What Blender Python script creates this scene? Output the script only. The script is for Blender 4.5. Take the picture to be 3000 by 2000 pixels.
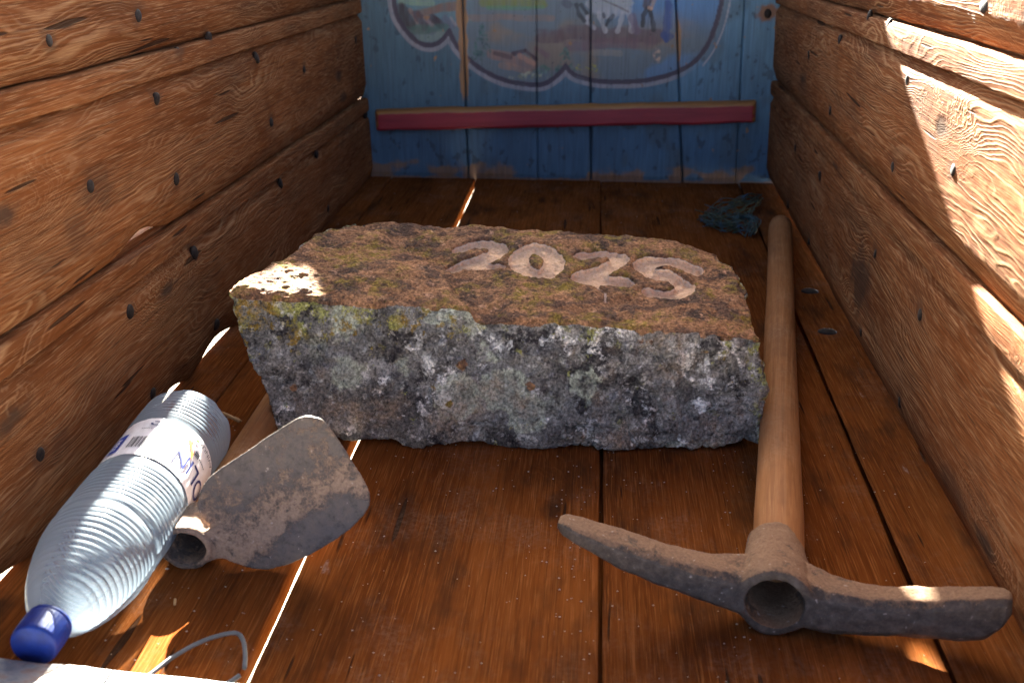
import bpy, bmesh, math, random, time
import numpy as np
from mathutils import Matrix, Vector

random.seed(7)
rng = np.random.default_rng(11)
for o in list(bpy.data.objects):
    bpy.data.objects.remove(o)
scene = bpy.context.scene
col = scene.collection

# ------------------------------------------------------------------ camera
RIGHT = Vector((0.997076, 0.076421, 0.0))
DOWN = Vector((0.027966, -0.364873, -0.930637))
FWD = Vector((-0.071120, 0.927916, -0.365943))
EYE = Vector((0.0, 0.0, 0.39))
cam_d = bpy.data.cameras.new("camera")
cam = bpy.data.objects.new("camera", cam_d)
col.objects.link(cam)
cam.matrix_world = Matrix(((RIGHT.x, -DOWN.x, -FWD.x, EYE.x), (RIGHT.y, -DOWN.y, -FWD.y, EYE.y),
                           (RIGHT.z, -DOWN.z, -FWD.z, EYE.z), (0, 0, 0, 1)))
cam_d.sensor_width = 36
cam_d.lens = 37.91
cam_d.clip_start = 0.02
cam_d.clip_end = 2000
cam_d.dof.use_dof = True
cam_d.dof.focus_distance = 0.84
cam_d.dof.aperture_fstop = 12
scene.camera = cam

# ------------------------------------------------------------------ sky, sun, exposure
SUN = Vector((-0.115, 1.0, 0.44)).normalized()
elev = math.asin(SUN.z)
rot = math.atan2(SUN.x, SUN.y)
world = bpy.data.worlds.new("World")
scene.world = world
world.use_nodes = True
wn = world.node_tree.nodes
bg = wn["Background"]
sky = wn.new("ShaderNodeTexSky")
sky.sky_type = 'NISHITA'
sky.sun_disc = False
sky.sun_elevation = elev
sky.sun_rotation = rot
sky.air_density = 0.15
sky.dust_density = 1.5
sky.ozone_density = 0.3
world.node_tree.links.new(sky.outputs[0], bg.inputs[0])
bg.inputs[1].default_value = 0.05
sun_d = bpy.data.lights.new("sun", 'SUN')
sun_d.energy = 5.0
sun_d.angle = math.radians(0.5)
sun_d.color = (1.0, 0.985, 0.96)
sun = bpy.data.objects.new("sun", sun_d)
col.objects.link(sun)
sun.rotation_euler = (SUN).to_track_quat('Z', 'Y').to_euler()
sun.location = SUN * 20
scene.view_settings.view_transform = 'Standard'
scene.view_settings.look = 'None'
scene.view_settings.exposure = 4.9
scene.view_settings.gamma = 1.0
scene.view_settings.use_curve_mapping = False
scene.view_settings.use_white_balance = True      # the camera was balanced for open shade
scene.view_settings.white_balance_temperature = 7000
scene.view_settings.white_balance_tint = 2
scene.render.engine = 'CYCLES'
scene.cycles.max_bounces = 10
scene.cycles.diffuse_bounces = 6
scene.cycles.transparent_max_bounces = 12
scene.cycles.caustics_reflective = False
scene.cycles.caustics_refractive = False
scene.cycles.sample_clamp_indirect = 6.0
scene.cycles.use_denoising = True

# ------------------------------------------------------------------ numpy noise
_perm = rng.permutation(256)
_perm = np.concatenate([_perm, _perm, _perm])
_grad = rng.normal(size=(256, 3))
_grad /= np.linalg.norm(_grad, axis=1)[:, None]


def noise3(P):
    P = np.asarray(P, float)
    i = np.floor(P).astype(int)
    f = P - i
    u = f * f * f * (f * (f * 6 - 15) + 10)
    i &= 255
    out = 0
    for dx in (0, 1):
        wx = u[:, 0] if dx else 1 - u[:, 0]
        for dy in (0, 1):
            wy = u[:, 1] if dy else 1 - u[:, 1]
            for dz in (0, 1):
                wz = u[:, 2] if dz else 1 - u[:, 2]
                h = _perm[_perm[_perm[(i[:, 0] + dx) & 255] + ((i[:, 1] + dy) & 255)] + ((i[:, 2] + dz) & 255)]
                g = _grad[h & 255]
                out = out + wx * wy * wz * (g[:, 0] * (f[:, 0] - dx) + g[:, 1] * (f[:, 1] - dy) + g[:, 2] * (f[:, 2] - dz))
    return out * 1.6


def fbm(P, oct=4, gain=.5):
    P = np.asarray(P, float)
    a, s, o = 1.0, 1.0, 0
    for k in range(oct):
        o = o + a * noise3(P * s + 17.3 * k)
        a *= gain
        s *= 2.03
    return o


def n1(x, seed, f=1.0, oct=3):
    x = np.atleast_1d(np.asarray(x, float))
    P = np.stack([x * f + seed * 3.7, np.full_like(x, seed * 1.31 + .37), np.full_like(x, .61)], 1)
    return fbm(P, oct)


def sst(a, b, x):
    t = np.clip((np.asarray(x, float) - a) / (b - a), 0, 1)
    return t * t * (3 - 2 * t)


# ------------------------------------------------------------------ object helpers
WM = {}


def place(o, m, parent=None):
    WM[o.name] = m
    if parent is not None:
        o.parent = parent
        o.matrix_parent_inverse = WM[parent.name].inverted()
    o.matrix_basis = m
    return o


def mesh_obj(name, verts, faces, mat, parent=None, m=None, smooth=True):
    me = bpy.data.meshes.new(name)
    me.from_pydata([tuple(v) for v in verts], [], [tuple(int(i) for i in f) for f in faces])
    me.update()
    if smooth:
        me.polygons.foreach_set('use_smooth', [True] * len(me.polygons))
    if mat:
        me.materials.append(mat)
    o = bpy.data.objects.new(name, me)
    col.objects.link(o)
    return place(o, m or Matrix.Identity(4), parent)


def grid_mesh(name, V, mat, close_u=False, close_v=False):
    """V: (nu, nv, 3) array -> quad mesh."""
    nu, nv = V.shape[:2]
    me = bpy.data.meshes.new(name)
    iu = np.arange(nu if close_u else nu - 1)
    iv = np.arange(nv if close_v else nv - 1)
    a, b = np.meshgrid(iu, iv, indexing='ij')
    a2, b2 = (a + 1) % nu, (b + 1) % nv
    F = np.stack([a * nv + b, a2 * nv + b, a2 * nv + b2, a * nv + b2], -1).reshape(-1, 4)
    me.vertices.add(nu * nv)
    me.vertices.foreach_set('co', V.reshape(-1).astype(np.float32))
    me.loops.add(F.size)
    me.loops.foreach_set('vertex_index', F.reshape(-1).astype(np.int32))
    me.polygons.add(len(F))
    me.polygons.foreach_set('loop_start', (np.arange(len(F)) * 4).astype(np.int32))
    me.polygons.foreach_set('use_smooth', np.ones(len(F), bool))
    me.update(calc_edges=True)
    me.validate()
    if mat:
        me.materials.append(mat)
    return me


def link(name, me, parent=None, m=None):
    o = bpy.data.objects.new(name, me)
    col.objects.link(o)
    return place(o, m or Matrix.Identity(4), parent)


def empty(name, loc, label=None, cat=None, group=None):
    o = bpy.data.objects.new(name, None)
    o.empty_display_size = 0.05
    col.objects.link(o)
    place(o, Matrix.Translation(loc))
    tag(o, label, cat, group)
    return o


def tag(o, label=None, cat=None, group=None, kind=None):
    if label: o['label'] = label
    if cat: o['category'] = cat
    if group: o['group'] = group
    if kind: o['kind'] = kind
    return o


def tube(name, pts, radii, mat, parent=None, seg=16, caps=True, m=None, sub=0):
    """swept round tube; radii scalar or list."""
    pts = [Vector(p) for p in pts]
    n = len(pts)
    if np.isscalar(radii): radii = [radii] * n
    if sub:
        P = np.array([tuple(p) for p in pts]); t = np.arange(n); T = np.linspace(0, n - 1, (n - 1) * sub + 1)
        def cr(P, x):
            i = min(int(x), n - 2); f = x - i
            p0, p1, p2, p3 = P[max(i - 1, 0)], P[i], P[i + 1], P[min(i + 2, n - 1)]
            return .5 * (2 * p1 + (p2 - p0) * f + (2 * p0 - 5 * p1 + 4 * p2 - p3) * f * f + (3 * p1 - p0 - 3 * p2 + p3) * f ** 3)
        radii = list(np.interp(T, t, radii)); pts = [Vector(cr(P, x)) for x in T]; n = len(pts)
    V, F = [], []
    ref = Vector((0.13, 0.2, 1)).normalized()
    for i, p in enumerate(pts):
        d = (pts[min(i + 1, n - 1)] - pts[max(i - 1, 0)]).normalized()
        a = d.cross(ref)
        if a.length < 1e-4: a = d.cross(Vector((1, 0, 0)))
        a.normalize(); b = d.cross(a)
        for k in range(seg):
            t = 2 * math.pi * k / seg
            V.append(p + (a * math.cos(t) + b * math.sin(t)) * radii[i])
    for i in range(n - 1):
        for k in range(seg):
            F.append((i * seg + k, i * seg + (k + 1) % seg, (i + 1) * seg + (k + 1) % seg, (i + 1) * seg + k))
    if caps:
        F.append(tuple(range(seg - 1, -1, -1)))
        F.append(tuple((n - 1) * seg + k for k in range(seg)))
    if name is None: return V, F
    return mesh_obj(name, V, F, mat, parent, m)


def lathe(prof, seg):
    """prof: list of (r, t); axis = local x; returns verts array (n, seg, 3)"""
    prof = np.array(prof); th = np.linspace(0, 2 * np.pi, seg, endpoint=False)
    V = np.zeros((len(prof), seg, 3))
    V[:, :, 0] = prof[:, 1][:, None]
    V[:, :, 1] = prof[:, 0][:, None] * np.cos(th)
    V[:, :, 2] = prof[:, 0][:, None] * np.sin(th)
    return V


def remeshed(bm, voxel, smooth=0, extra=None):
    """join shapes of a bmesh into one skin (voxel), smooth it, cut 'extra' out; returns a mesh"""
    me = bpy.data.meshes.new("tmp"); bm.to_mesh(me); bm.free()
    o = bpy.data.objects.new("tmp", me); col.objects.link(o)
    r = o.modifiers.new("r", 'REMESH'); r.mode = 'VOXEL'; r.voxel_size = voxel; r.use_smooth_shade = True
    if smooth:
        s = o.modifiers.new("s", 'SMOOTH'); s.iterations = smooth; s.factor = .5
    eo = None
    if extra is not None:
        em = bpy.data.meshes.new("tmpx"); extra.to_mesh(em); extra.free()
        eo = bpy.data.objects.new("tmpx", em); col.objects.link(eo)
        b = o.modifiers.new("b", 'BOOLEAN'); b.operation = 'DIFFERENCE'; b.object = eo; b.solver = 'EXACT'
        r2 = o.modifiers.new("r2", 'REMESH'); r2.mode = 'VOXEL'; r2.voxel_size = voxel; r2.use_smooth_shade = True
        s2 = o.modifiers.new("s2", 'SMOOTH'); s2.iterations = 2; s2.factor = .5
    dg = bpy.context.evaluated_depsgraph_get()
    out = bpy.data.meshes.new_from_object(o.evaluated_get(dg))
    bpy.data.objects.remove(o)
    if eo: bpy.data.objects.remove(eo)
    out.polygons.foreach_set('use_smooth', [True] * len(out.polygons))
    return out


def bm_add(bm, V, F):
    vs = [bm.verts.new(tuple(v)) for v in V]
    for f in F:
        try: bm.faces.new([vs[i] for i in f])
        except ValueError: pass


# ------------------------------------------------------------------ node helpers
class NT:
    def __init__(s, name):
        s.m = bpy.data.materials.new(name); s.m.use_nodes = True
        s.t = s.m.node_tree; s.b = s.t.nodes["Principled BSDF"]; s.out = s.t.nodes["Material Output"]

    def n(s, ty, **kw):
        x = s.t.nodes.new("ShaderNode" + ty)
        for k, v in kw.items(): setattr(x, k, v)
        return x

    def l(s, a, b): s.t.links.new(a, b)

    def val(s, sock, v):
        if hasattr(v, 'is_linked') or hasattr(v, 'links'): s.l(v, sock)
        else: sock.default_value = v

    def math(s, op, a, b=None, c=None, clamp=False):
        x = s.n("Math", operation=op); x.use_clamp = clamp
        s.val(x.inputs[0], a)
        if b is not None: s.val(x.inputs[1], b)
        if c is not None: s.val(x.inputs[2], c)
        return x.outputs[0]

    def vmath(s, op, a, b=None):
        x = s.n("VectorMath", operation=op); s.val(x.inputs[0], a)
        if b is not None: s.val(x.inputs[1], b)
        return x.outputs[0]

    def noise(s, vec, scale, detail=3, rough=.55, dist=0, dim='3D'):
        x = s.n("TexNoise"); x.noise_dimensions = dim
        s.l(vec, x.inputs['Vector']); x.inputs['Scale'].default_value = scale
        x.inputs['Detail'].default_value = detail; x.inputs['Roughness'].default_value = rough
        x.inputs['Distortion'].default_value = dist
        return x

    def voro(s, vec, scale, feature='F1', rand=1.0):
        x = s.n("TexVoronoi"); x.feature = feature
        s.l(vec, x.inputs['Vector']); x.inputs['Scale'].default_value = scale; x.inputs['Randomness'].default_value = rand
        return x

    def ramp(s, fac, stops, interp='LINEAR'):
        x = s.n("ValToRGB"); r = x.color_ramp; r.interpolation = interp
        while len(r.elements) < len(stops): r.elements.new(.5)
        for e, (p, c) in zip(r.elements, stops):
            e.position = p; e.color = (c, c, c, 1) if np.isscalar(c) else (*c, 1)
        s.l(fac, x.inputs[0])
        return x.outputs[0]

    def mix(s, fac, a, b, mode='MIX'):
        x = s.n("Mix", data_type='RGBA', blend_type=mode)
        s.val(x.inputs[0], fac)
        for sock, v in ((x.inputs[6], a), (x.inputs[7], b)):
            if isinstance(v, tuple): sock.default_value = (*v, 1)
            else: s.l(v, sock)
        return x.outputs[2]

    def mapping(s, vec, scale=(1, 1, 1), loc=(0, 0, 0)):
        x = s.n("Mapping"); s.l(vec, x.inputs[0]); x.inputs['Scale'].default_value = scale; x.inputs['Location'].default_value = loc
        return x.outputs[0]

    def bump(s, h, strength, dist, prev=None):
        x = s.n("Bump"); x.inputs['Strength'].default_value = strength; x.inputs['Distance'].default_value = dist
        s.l(h, x.inputs['Height'])
        if prev is not None: s.l(prev, x.inputs['Normal'])
        return x.outputs[0]

    def finish(s, color=None, rough=.6, normal=None, spec=.3):
        if color is not None: s.val(s.b.inputs['Base Color'], (*color, 1) if isinstance(color, tuple) else color)
        s.val(s.b.inputs['Roughness'], rough)
        if normal is not None: s.l(normal, s.b.inputs['Normal'])
        s.b.inputs['Specular IOR Level'].default_value = spec
        return s.m


def wood(name, dark, mid, light, freq=190., warp=.055, wx=3.2, wy=13., line=.55, bump=.0009, rough=.7, spec=.2,
         stain=(0.05, .03, .02), stain_amt=.45, axis='x', cracks=True, dust=None, fibc=.7):
    """Sawn plank: growth rings are the contour lines of a warped field, plus fibres, checks and stains."""
    t = NT(name)
    tc = t.n("TexCoord"); oi = t.n("ObjectInfo")
    p = tc.outputs['Object']
    if axis == 'z': p = t.mapping(p); t.t.nodes[-1].inputs['Rotation'].default_value = (0, math.radians(90), 0)
    offs = t.n("CombineXYZ"); t.l(t.math('MULTIPLY', oi.outputs['Random'], 37.), offs.inputs[0]); t.l(t.math('MULTIPLY', oi.outputs['Random'], 11.), offs.inputs[1])
    p = t.vmath('ADD', p, offs.outputs[0])
    sp = t.n("SeparateXYZ"); t.l(p, sp.inputs[0])
    w1 = t.noise(t.mapping(p, (wx, wy, wy)), 1.0, 2.0, .5).outputs[0]
    w2 = t.noise(t.mapping(p, (wx * 6, wy * 4, wy * 4)), 1.0, 2.0, .5).outputs[0]
    # knots: sparse cells that pull the rings round them
    kvn = t.voro(t.mapping(p, (3.4, 9.5, 9.5)), 1.0); kvn.voronoi_dimensions = '2D'; kv0 = kvn.outputs['Distance']
    kc = t.n('SeparateColor'); t.l(kvn.outputs['Color'], kc.inputs[0])
    kv = t.math('ADD', kv0, t.ramp(kc.outputs[0], [(.60, 1.), (.61, 0.)], 'CONSTANT'))
    kv = t.math('ADD', kv, t.math('MULTIPLY', t.math('SUBTRACT', t.noise(t.mapping(p, (40, 60, 60)), 1.0, 3, .6).outputs[0], .5), .16))
    kn = t.ramp(kv, [(0.0, 1.0), (0.34, 0.0)], 'EASE')
    F = t.math('ADD', sp.outputs[1], t.math('MULTIPLY', t.math('SUBTRACT', w1, .5), warp * 2.6))
    F = t.math('ADD', F, t.math('MULTIPLY', t.math('SUBTRACT', w2, .5), warp * .16))
    F = t.math('ADD', F, t.math('MULTIPLY', kn, .038))
    fn = t.n('CombineXYZ'); t.l(t.math('MULTIPLY', F, 55.), fn.inputs[0])
    F = t.math('ADD', F, t.math('MULTIPLY', t.noise(fn.outputs[0], 1.0, 2, .5).outputs[0], .022))
    ph = t.math('FRACT', t.math('MULTIPLY', F, freq))
    ring = t.ramp(ph, [(0, 0.0), (.45, .12), (.72, 1.0), (.86, .75), (1.0, 0.0)])
    fib = t.noise(t.mapping(p, (9, 420, 420)), 1.0, 3, .6).outputs[0]
    fib2 = t.noise(t.mapping(p, (30, 1100, 1100)), 1.0, 2, .6).outputs[0]
    blot = t.noise(t.mapping(p, (2.5, 9, 9)), 1.0, 4, .6).outputs[0]
    blot2 = t.noise(t.mapping(p, (9, 26, 26)), 1.0, 4, .65).outputs[0]
    lm = t.noise(t.mapping(p, (6, 20, 20)), 1.0, 2, .5).outputs[0]
    lamt = t.ramp(lm, [(.40, .0), (.62, 1.0)])
    c = t.mix(t.ramp(blot, [(.3, 0.), (.7, 1.)]), dark, mid)
    c = t.mix(t.math('MULTIPLY', t.math('MULTIPLY', ring, lamt), line), c, light)
    c = t.mix(t.math('MULTIPLY', t.ramp(fib, [(.36, 1.), (.52, 0.)]), fibc), c, tuple(v * .6 for v in dark))
    c = t.mix(t.ramp(fib2, [(.52, 0.), (.72, .5)]), c, light)
    c = t.mix(t.math('MULTIPLY', t.ramp(blot2, [(.5, 0.), (.72, 1.)]), stain_amt), c, stain)
    kd = t.ramp(kv, [(.02, 1.), (.09, 0.)])
    c = t.mix(t.math('MULTIPLY', kd, .8), c, stain)
    spt = t.n('Attribute'); spt.attribute_name = 'spot'
    c = t.mix(t.math('MULTIPLY', spt.outputs['Fac'], .8), c, stain)
    # drying checks: long dark slits
    chk = t.noise(t.mapping(p, (8, 120, 120)), 1.0, 1, .4).outputs[0]
    chk_m = t.ramp(chk, [(.725, 0.), (.745, 1.)])
    if cracks: c = t.mix(t.math('MULTIPLY', chk_m, .8), c, (.02, .012, .008))
    if dust:
        gd = t.noise(p, 14, 5, .7).outputs[0]
        gs = t.noise(p, 260, 3, .7).outputs[0]
        dm = t.math('MULTIPLY', t.ramp(gd, [(.5, 0.), (.68, 1.)]), t.ramp(gs, [(.4, .1), (.65, 1.)]))
        c = t.mix(t.math('MULTIPLY', dm, dust[1]), c, dust[0])
    if dust:
        sc_ = t.noise(t.mapping(p, (22, 95, 95)), 1.0, 3, .6).outputs[0]
        c = t.mix(t.math('MULTIPLY', t.ramp(sc_, [(.70, 0.), (.76, 1.)]), t.math('MULTIPLY', t.ramp(gs, [(.4, .2), (.6, 1.)]), dust[1] * 1.6)), c, (.40, .33, .29))
    h = t.math('ADD', t.math('MULTIPLY', t.math('MULTIPLY', ring, t.math('ADD', lamt, .25)), .7), t.math('MULTIPLY', fib, .8))
    h = t.math('ADD', h, t.math('MULTIPLY', fib2, .35))
    if cracks: h = t.math('SUBTRACT', h, t.math('MULTIPLY', chk_m, 2.2))
    h = t.math('SUBTRACT', h, t.math('MULTIPLY', kd, .9))
    nb = t.bump(h, 1.0, bump)
    r = t.math('ADD', rough - .12, t.math('MULTIPLY', blot2, .24))
    return t.finish(c, r, nb, spec)


M_wall = wood("wall_wood", (.095, .027, .008), (.230, .078, .025), (.47, .27, .135), freq=270, warp=.045, line=.40, stain_amt=.35, bump=.00055, rough=.8, spec=.03, fibc=.55)
M_floor = wood("floor_wood", (.060, .015, .0045), (.185, .054, .0135), (.29, .105, .032), freq=120, warp=.03, wx=1.5, line=.14, fibc=.38,
               bump=.0004, rough=.5, spec=.0, stain=(.03, .014, .008), stain_amt=.75, dust=((.30, .21, .15), .17))
M_handle = wood("handle_wood", (.20, .078, .028), (.30, .128, .050), (.40, .195, .085), fibc=.3, freq=160, warp=.02, wx=1.2, line=.25,
                bump=.00025, rough=.6, spec=.03, stain=(.10, .05, .03), stain_amt=.5, cracks=False, dust=((.36, .21, .12), .45))


def nail_mat():
    t = NT("nail_iron"); tc = t.n("TexCoord")
    a = t.noise(tc.outputs['Object'], 350, 4, .6).outputs[0]
    c = t.ramp(a, [(.3, (.008, .005, .004)), (.7, (.028, .017, .012))])
    t.b.inputs['Metallic'].default_value = .0
    return t.finish(c, .7, t.bump(a, .5, .0006), .2)


M_nail = nail_mat()

# ------------------------------------------------------------------ ground
def ground_mat():
    t = NT("dusty_ground"); tc = t.n("TexCoord")
    a = t.noise(tc.outputs['Object'], 1.5, 8, .65).outputs[0]
    b = t.noise(tc.outputs['Object'], 40, 5, .6).outputs[0]
    c = t.mix(b, t.ramp(a, [(.3, (.30, .25, .19)), (.7, (.46, .40, .32))]), (.5, .45, .37), 'MIX')
    return t.finish(c, .95, t.bump(b, .6, .02), .1)


gv = np.zeros((60, 60, 3)); s = np.sinh(np.linspace(-5.2, 5.2, 60)) / np.sinh(5.2) * 600
gv[:, :, 0], gv[:, :, 1] = np.meshgrid(s, s, indexing='ij')
rr = np.hypot(gv[:, :, 0], gv[:, :, 1])
gv[:, :, 2] = -.55 + (fbm(np.stack([gv[:, :, 0].ravel() * 1.3, gv[:, :, 1].ravel() * 1.3, np.zeros(3600)], 1), 3) * .02).reshape(60, 60)
ground = link("ground", grid_mesh("ground", gv, ground_mat()))
tag(ground, "pale dusty ground below the cart, seen through the gaps", kind='structure')

# ------------------------------------------------------------------ the cart
cart = empty("wooden_cart", (0, 1.05, 0), "old wooden cart bed with plank sides and a blue painted headboard", "cart")
YN, YF = 0.40, 1.70


def wall_frame(p_near, p_far, lean, side):
    """side +1: interior is +X (left wall), local x runs near->far; -1: right wall, local x runs far->near"""
    a, b = (Vector(p_near), Vector(p_far)) if side > 0 else (Vector(p_far), Vector(p_near))
    x = (b - a).normalized(); up = Vector((lean, 0, 1)).normalized()
    z = x.cross(up).normalized(); y = z.cross(x)
    m = Matrix.Identity(4)
    for i in range(3):
        m[i][0], m[i][1], m[i][2], m[i][3] = x[i], y[i], z[i], a[i]
    return m, (b - a).length


def side_board(name, m, L, y0f, y1f, spots, seed, thick=.022, nx=560, strip=True, groove_d=.0075):
    """one wall plank: bevel at the foot, flat field, cove, raised bead along the top edge"""
    xs = np.linspace(0, L, nx)
    y0, y1 = y0f(xs), y1f(xs)
    y0 = y0 + .0012 * n1(xs, seed, 9, 4); y1 = y1 + .0012 * n1(xs, seed + 5, 9, 4)
    W = y1 - y0
    rows = []   # (absolute-from-bottom or from-top, z)
    prof = [('b', .0, -.011), ('b', .0003, -.0070), ('b', .0014, -.0060), ('b', .010, -.0030), ('b', .018, -.0004), ('b', .0195, 0)]
    for k in range(1, 26): prof.append(('f', k / 26, 0))
    if strip:
        prof += [('t', .0345, 0), ('t', .0335, -.0003), ('t', .0280, -groove_d * .5), ('t', .0222, -groove_d), ('t', .0214, -groove_d * 1.1),
                 ('t', .0206, -.0006), ('t', .0194, .0010), ('t', .015, .0014), ('t', .010, .0014), ('t', .005, .0012), ('t', .0014, .0006), ('t', .0004, -.0006), ('t', 0, -.004)]
    else:
        prof += [('t', .01, 0), ('t', .004, 0), ('t', .0015, -.001), ('t', .0004, -.0025), ('t', 0, -.007)]
    n = len(prof)
    V = np.zeros((nx, n + 6, 3))
    lo = .0195; hi = .0345 if strip else .01
    for j, (k, d, z) in enumerate(prof):
        if k == 'b': y = y0 + d
        elif k == 't': y = y1 - d
        else: y = y0 + lo + (W - lo - hi) * d
        V[:, j, 0] = xs; V[:, j, 1] = y; V[:, j, 2] = z
    P = V[:, :n].reshape(-1, 3)
    Q = np.stack([P[:, 0] * 3, P[:, 1] * 9, np.full(len(P), seed * 2.1)], 1)
    dz = .0008 * fbm(Q, 3)
    Q2 = np.stack([P[:, 0] * 40, P[:, 1] * 120, np.full(len(P), seed * 1.7)], 1)
    dz += .00028 * fbm(Q2, 3)
    V[:, :n, 2] += dz.reshape(nx, n)
    lap = .006 if strip else 0.     # back rebate that laps behind the next board
    for j, (src, dy, z) in enumerate(((n - 1, 0, -.0125), (n - 1, lap, -.013), (n - 1, lap, -thick), (0, .009, -thick), (0, .009, -.0122), (0, 0, -.012))):
        V[:, n + j] = V[:, src]; V[:, n + j, 1] += dy; V[:, n + j, 2] = z
    stn = np.zeros(V.shape[:2])
    for (sx_, sy_, ra, rb, am) in spots:
        wob = fbm(V.reshape(-1, 3) * 45 + sx_ * 9, 3).reshape(stn.shape) * .45
        stn = np.maximum(stn, am * sst(1.25, .35, np.hypot((V[..., 0] - sx_) / ra, (V[..., 1] - sy_) / rb) + wob))
    me = grid_mesh(name, V, M_wall, close_v=True)
    sa_ = me.attributes.new('spot', 'FLOAT', 'POINT'); sa_.data.foreach_set('value', stn.reshape(-1).astype(np.float32))
    bm = bmesh.new(); bm.from_mesh(me); bm.verts.ensure_lookup_table()
    for i in (0, nx - 1):
        ring = [bm.verts[i * (n + 6) + j] for j in range(n + 6)]
        try: bm.faces.new(ring)
        except ValueError: pass
    bm.normal_update(); bmesh.ops.recalc_face_normals(bm, faces=bm.faces); bm.to_mesh(me); bm.free()
    me.set_sharp_from_angle(angle=math.radians(24))
    return link(name, me, cart, m)


def lin(ya, za, yb, zb, flip=None):
    """height as a line through two (Y, z) points; xs measured from YN (left) or from YF (right)"""
    def f(xs):
        Y = (YF - xs) if flip else (YN + xs)
        return za + (Y - ya) * (zb - za) / (yb - ya)
    return f


def bump1(xs, c, w, h): return h * np.exp(-((xs - c) / w) ** 2)


mL, LL = wall_frame((-.354, YN, 0), (-.354, YF, 0), -.0277, +1)
kR = (.27 - .248) / (1.686 - .592)
mR, LR = wall_frame((.248 + (YN - .592) * kR, YN, 0), (.248 + (YF - .592) * kR, YF, 0), -.028, -1)
g2L = lin(.586, .147, 1.697, .1265); g1L = lin(.641, .290, 1.612, .2765)
g2R = lin(1.63, .160, .583, .1705, True); g1R = lin(1.378, .2995, .69, .3135, True)
LN = [(0.713, 0.315), (0.862, 0.318), (0.936, 0.281), (1.018, 0.285), (0.876, 0.250), (1.156, 0.251), (1.337, 0.216), (1.642, 0.219), (1.180, 0.179), (0.892, 0.180), (0.736, 0.211), (1.363, 0.105), (1.194, 0.106), (1.675, 0.102), (1.393, 0.025), (0.912, 0.108), (0.766, 0.104), (0.940, 0.028), (0.782, 0.026), (0.603, 0.063)]
RN = [(1.058, 0.306), (0.978, 0.305), (1.188, 0.271), (1.372, 0.233), (0.892, 0.269), (0.749, 0.230), (1.208, 0.195), (0.910, 0.196), (1.426, 0.109), (1.236, 0.115), (1.457, 0.027), (1.278, 0.027), (0.943, 0.113), (0.969, 0.028), (0.786, 0.112), (0.726, 0.339), (0.815, 0.026)]
LS = [(Y - YN, z, .011, .009, .55) for Y, z in LN] + [(.345, .205, .030, .020, .5), (.30, .185, .020, .014, .45), (.23, .055, .02, .012, .4)]
RS = [(YF - Y, z, .011, .009, .55) for Y, z in RN] + [(YF - .985, .072, .050, .030, .9), (YF - .66, .03, .035, .010, .6), (YF - 1.1, .21, .06, .012, .35)]
L_boards = [
    side_board("side_board", mL, LL, lambda x: -.003 + bump1(x, .55, .055, .014) + bump1(x, .43, .035, .012) + bump1(x, .13, .045, .014), lambda x: g2L(x) - .0006, LS, 1),
    side_board("side_board", mL, LL, lambda x: g2L(x) + .0012 + bump1(x, .42, .040, .0105), lambda x: g1L(x) - .0006, LS, 2),
    side_board("side_board", mL, LL, lambda x: g1L(x) + .0014, lambda x: 0 * x + .352, LS, 3, strip=False)]
R_boards = [
    side_board("side_board", mR, LR, lambda x: .0068 + .001 * np.sin(x * 7), lambda x: g2R(x) - .0006, RS, 4, groove_d=.0065),
    side_board("side_board", mR, LR, lambda x: g2R(x) + .0014, lambda x: g1R(x) - .0008, RS, 5, groove_d=.0065),
    side_board("side_board", mR, LR, lambda x: g1R(x) + .0016, lambda x: 0 * x + .372, RS, 6, strip=False)]

# nails in the side boards
nv = lathe([(.0001, .0012), (.0022, .00115), (.0038, .0009), (.0047, .0004), (.0051, -.0003), (.0048, -.002), (.002, -.003)], 14)
nail_me = grid_mesh("nail", nv, M_nail, close_v=True)


def nails(boards, pts, m, side):
    for i, (Y, z) in enumerate(pts):
        x = (Y - YN) if side > 0 else (YF - Y)
        gg = ((g2L, g1L) if side > 0 else (g2R, g1R))
        xx = np.array([x])
        b = boards[0 if z < gg[0](xx)[0] else 1 if z < gg[1](xx)[0] else 2]
        s = random.uniform(.95, 1.3)
        R = Matrix.Rotation(random.uniform(-.25, .25), 4, 'X') @ Matrix.Rotation(random.uniform(-.15, .15), 4, 'Y')
        w = m @ Matrix.Translation((x, z, -.0003)) @ R @ Matrix.Rotation(math.radians(-90), 4, 'Y') @ Matrix.Diagonal((s, s, s * random.uniform(.9, 1.3), 1))
        link("nail", nail_me, b, w)


nails(L_boards, LN, mL, 1)
nails(R_boards, RN, mR, -1)


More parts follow.
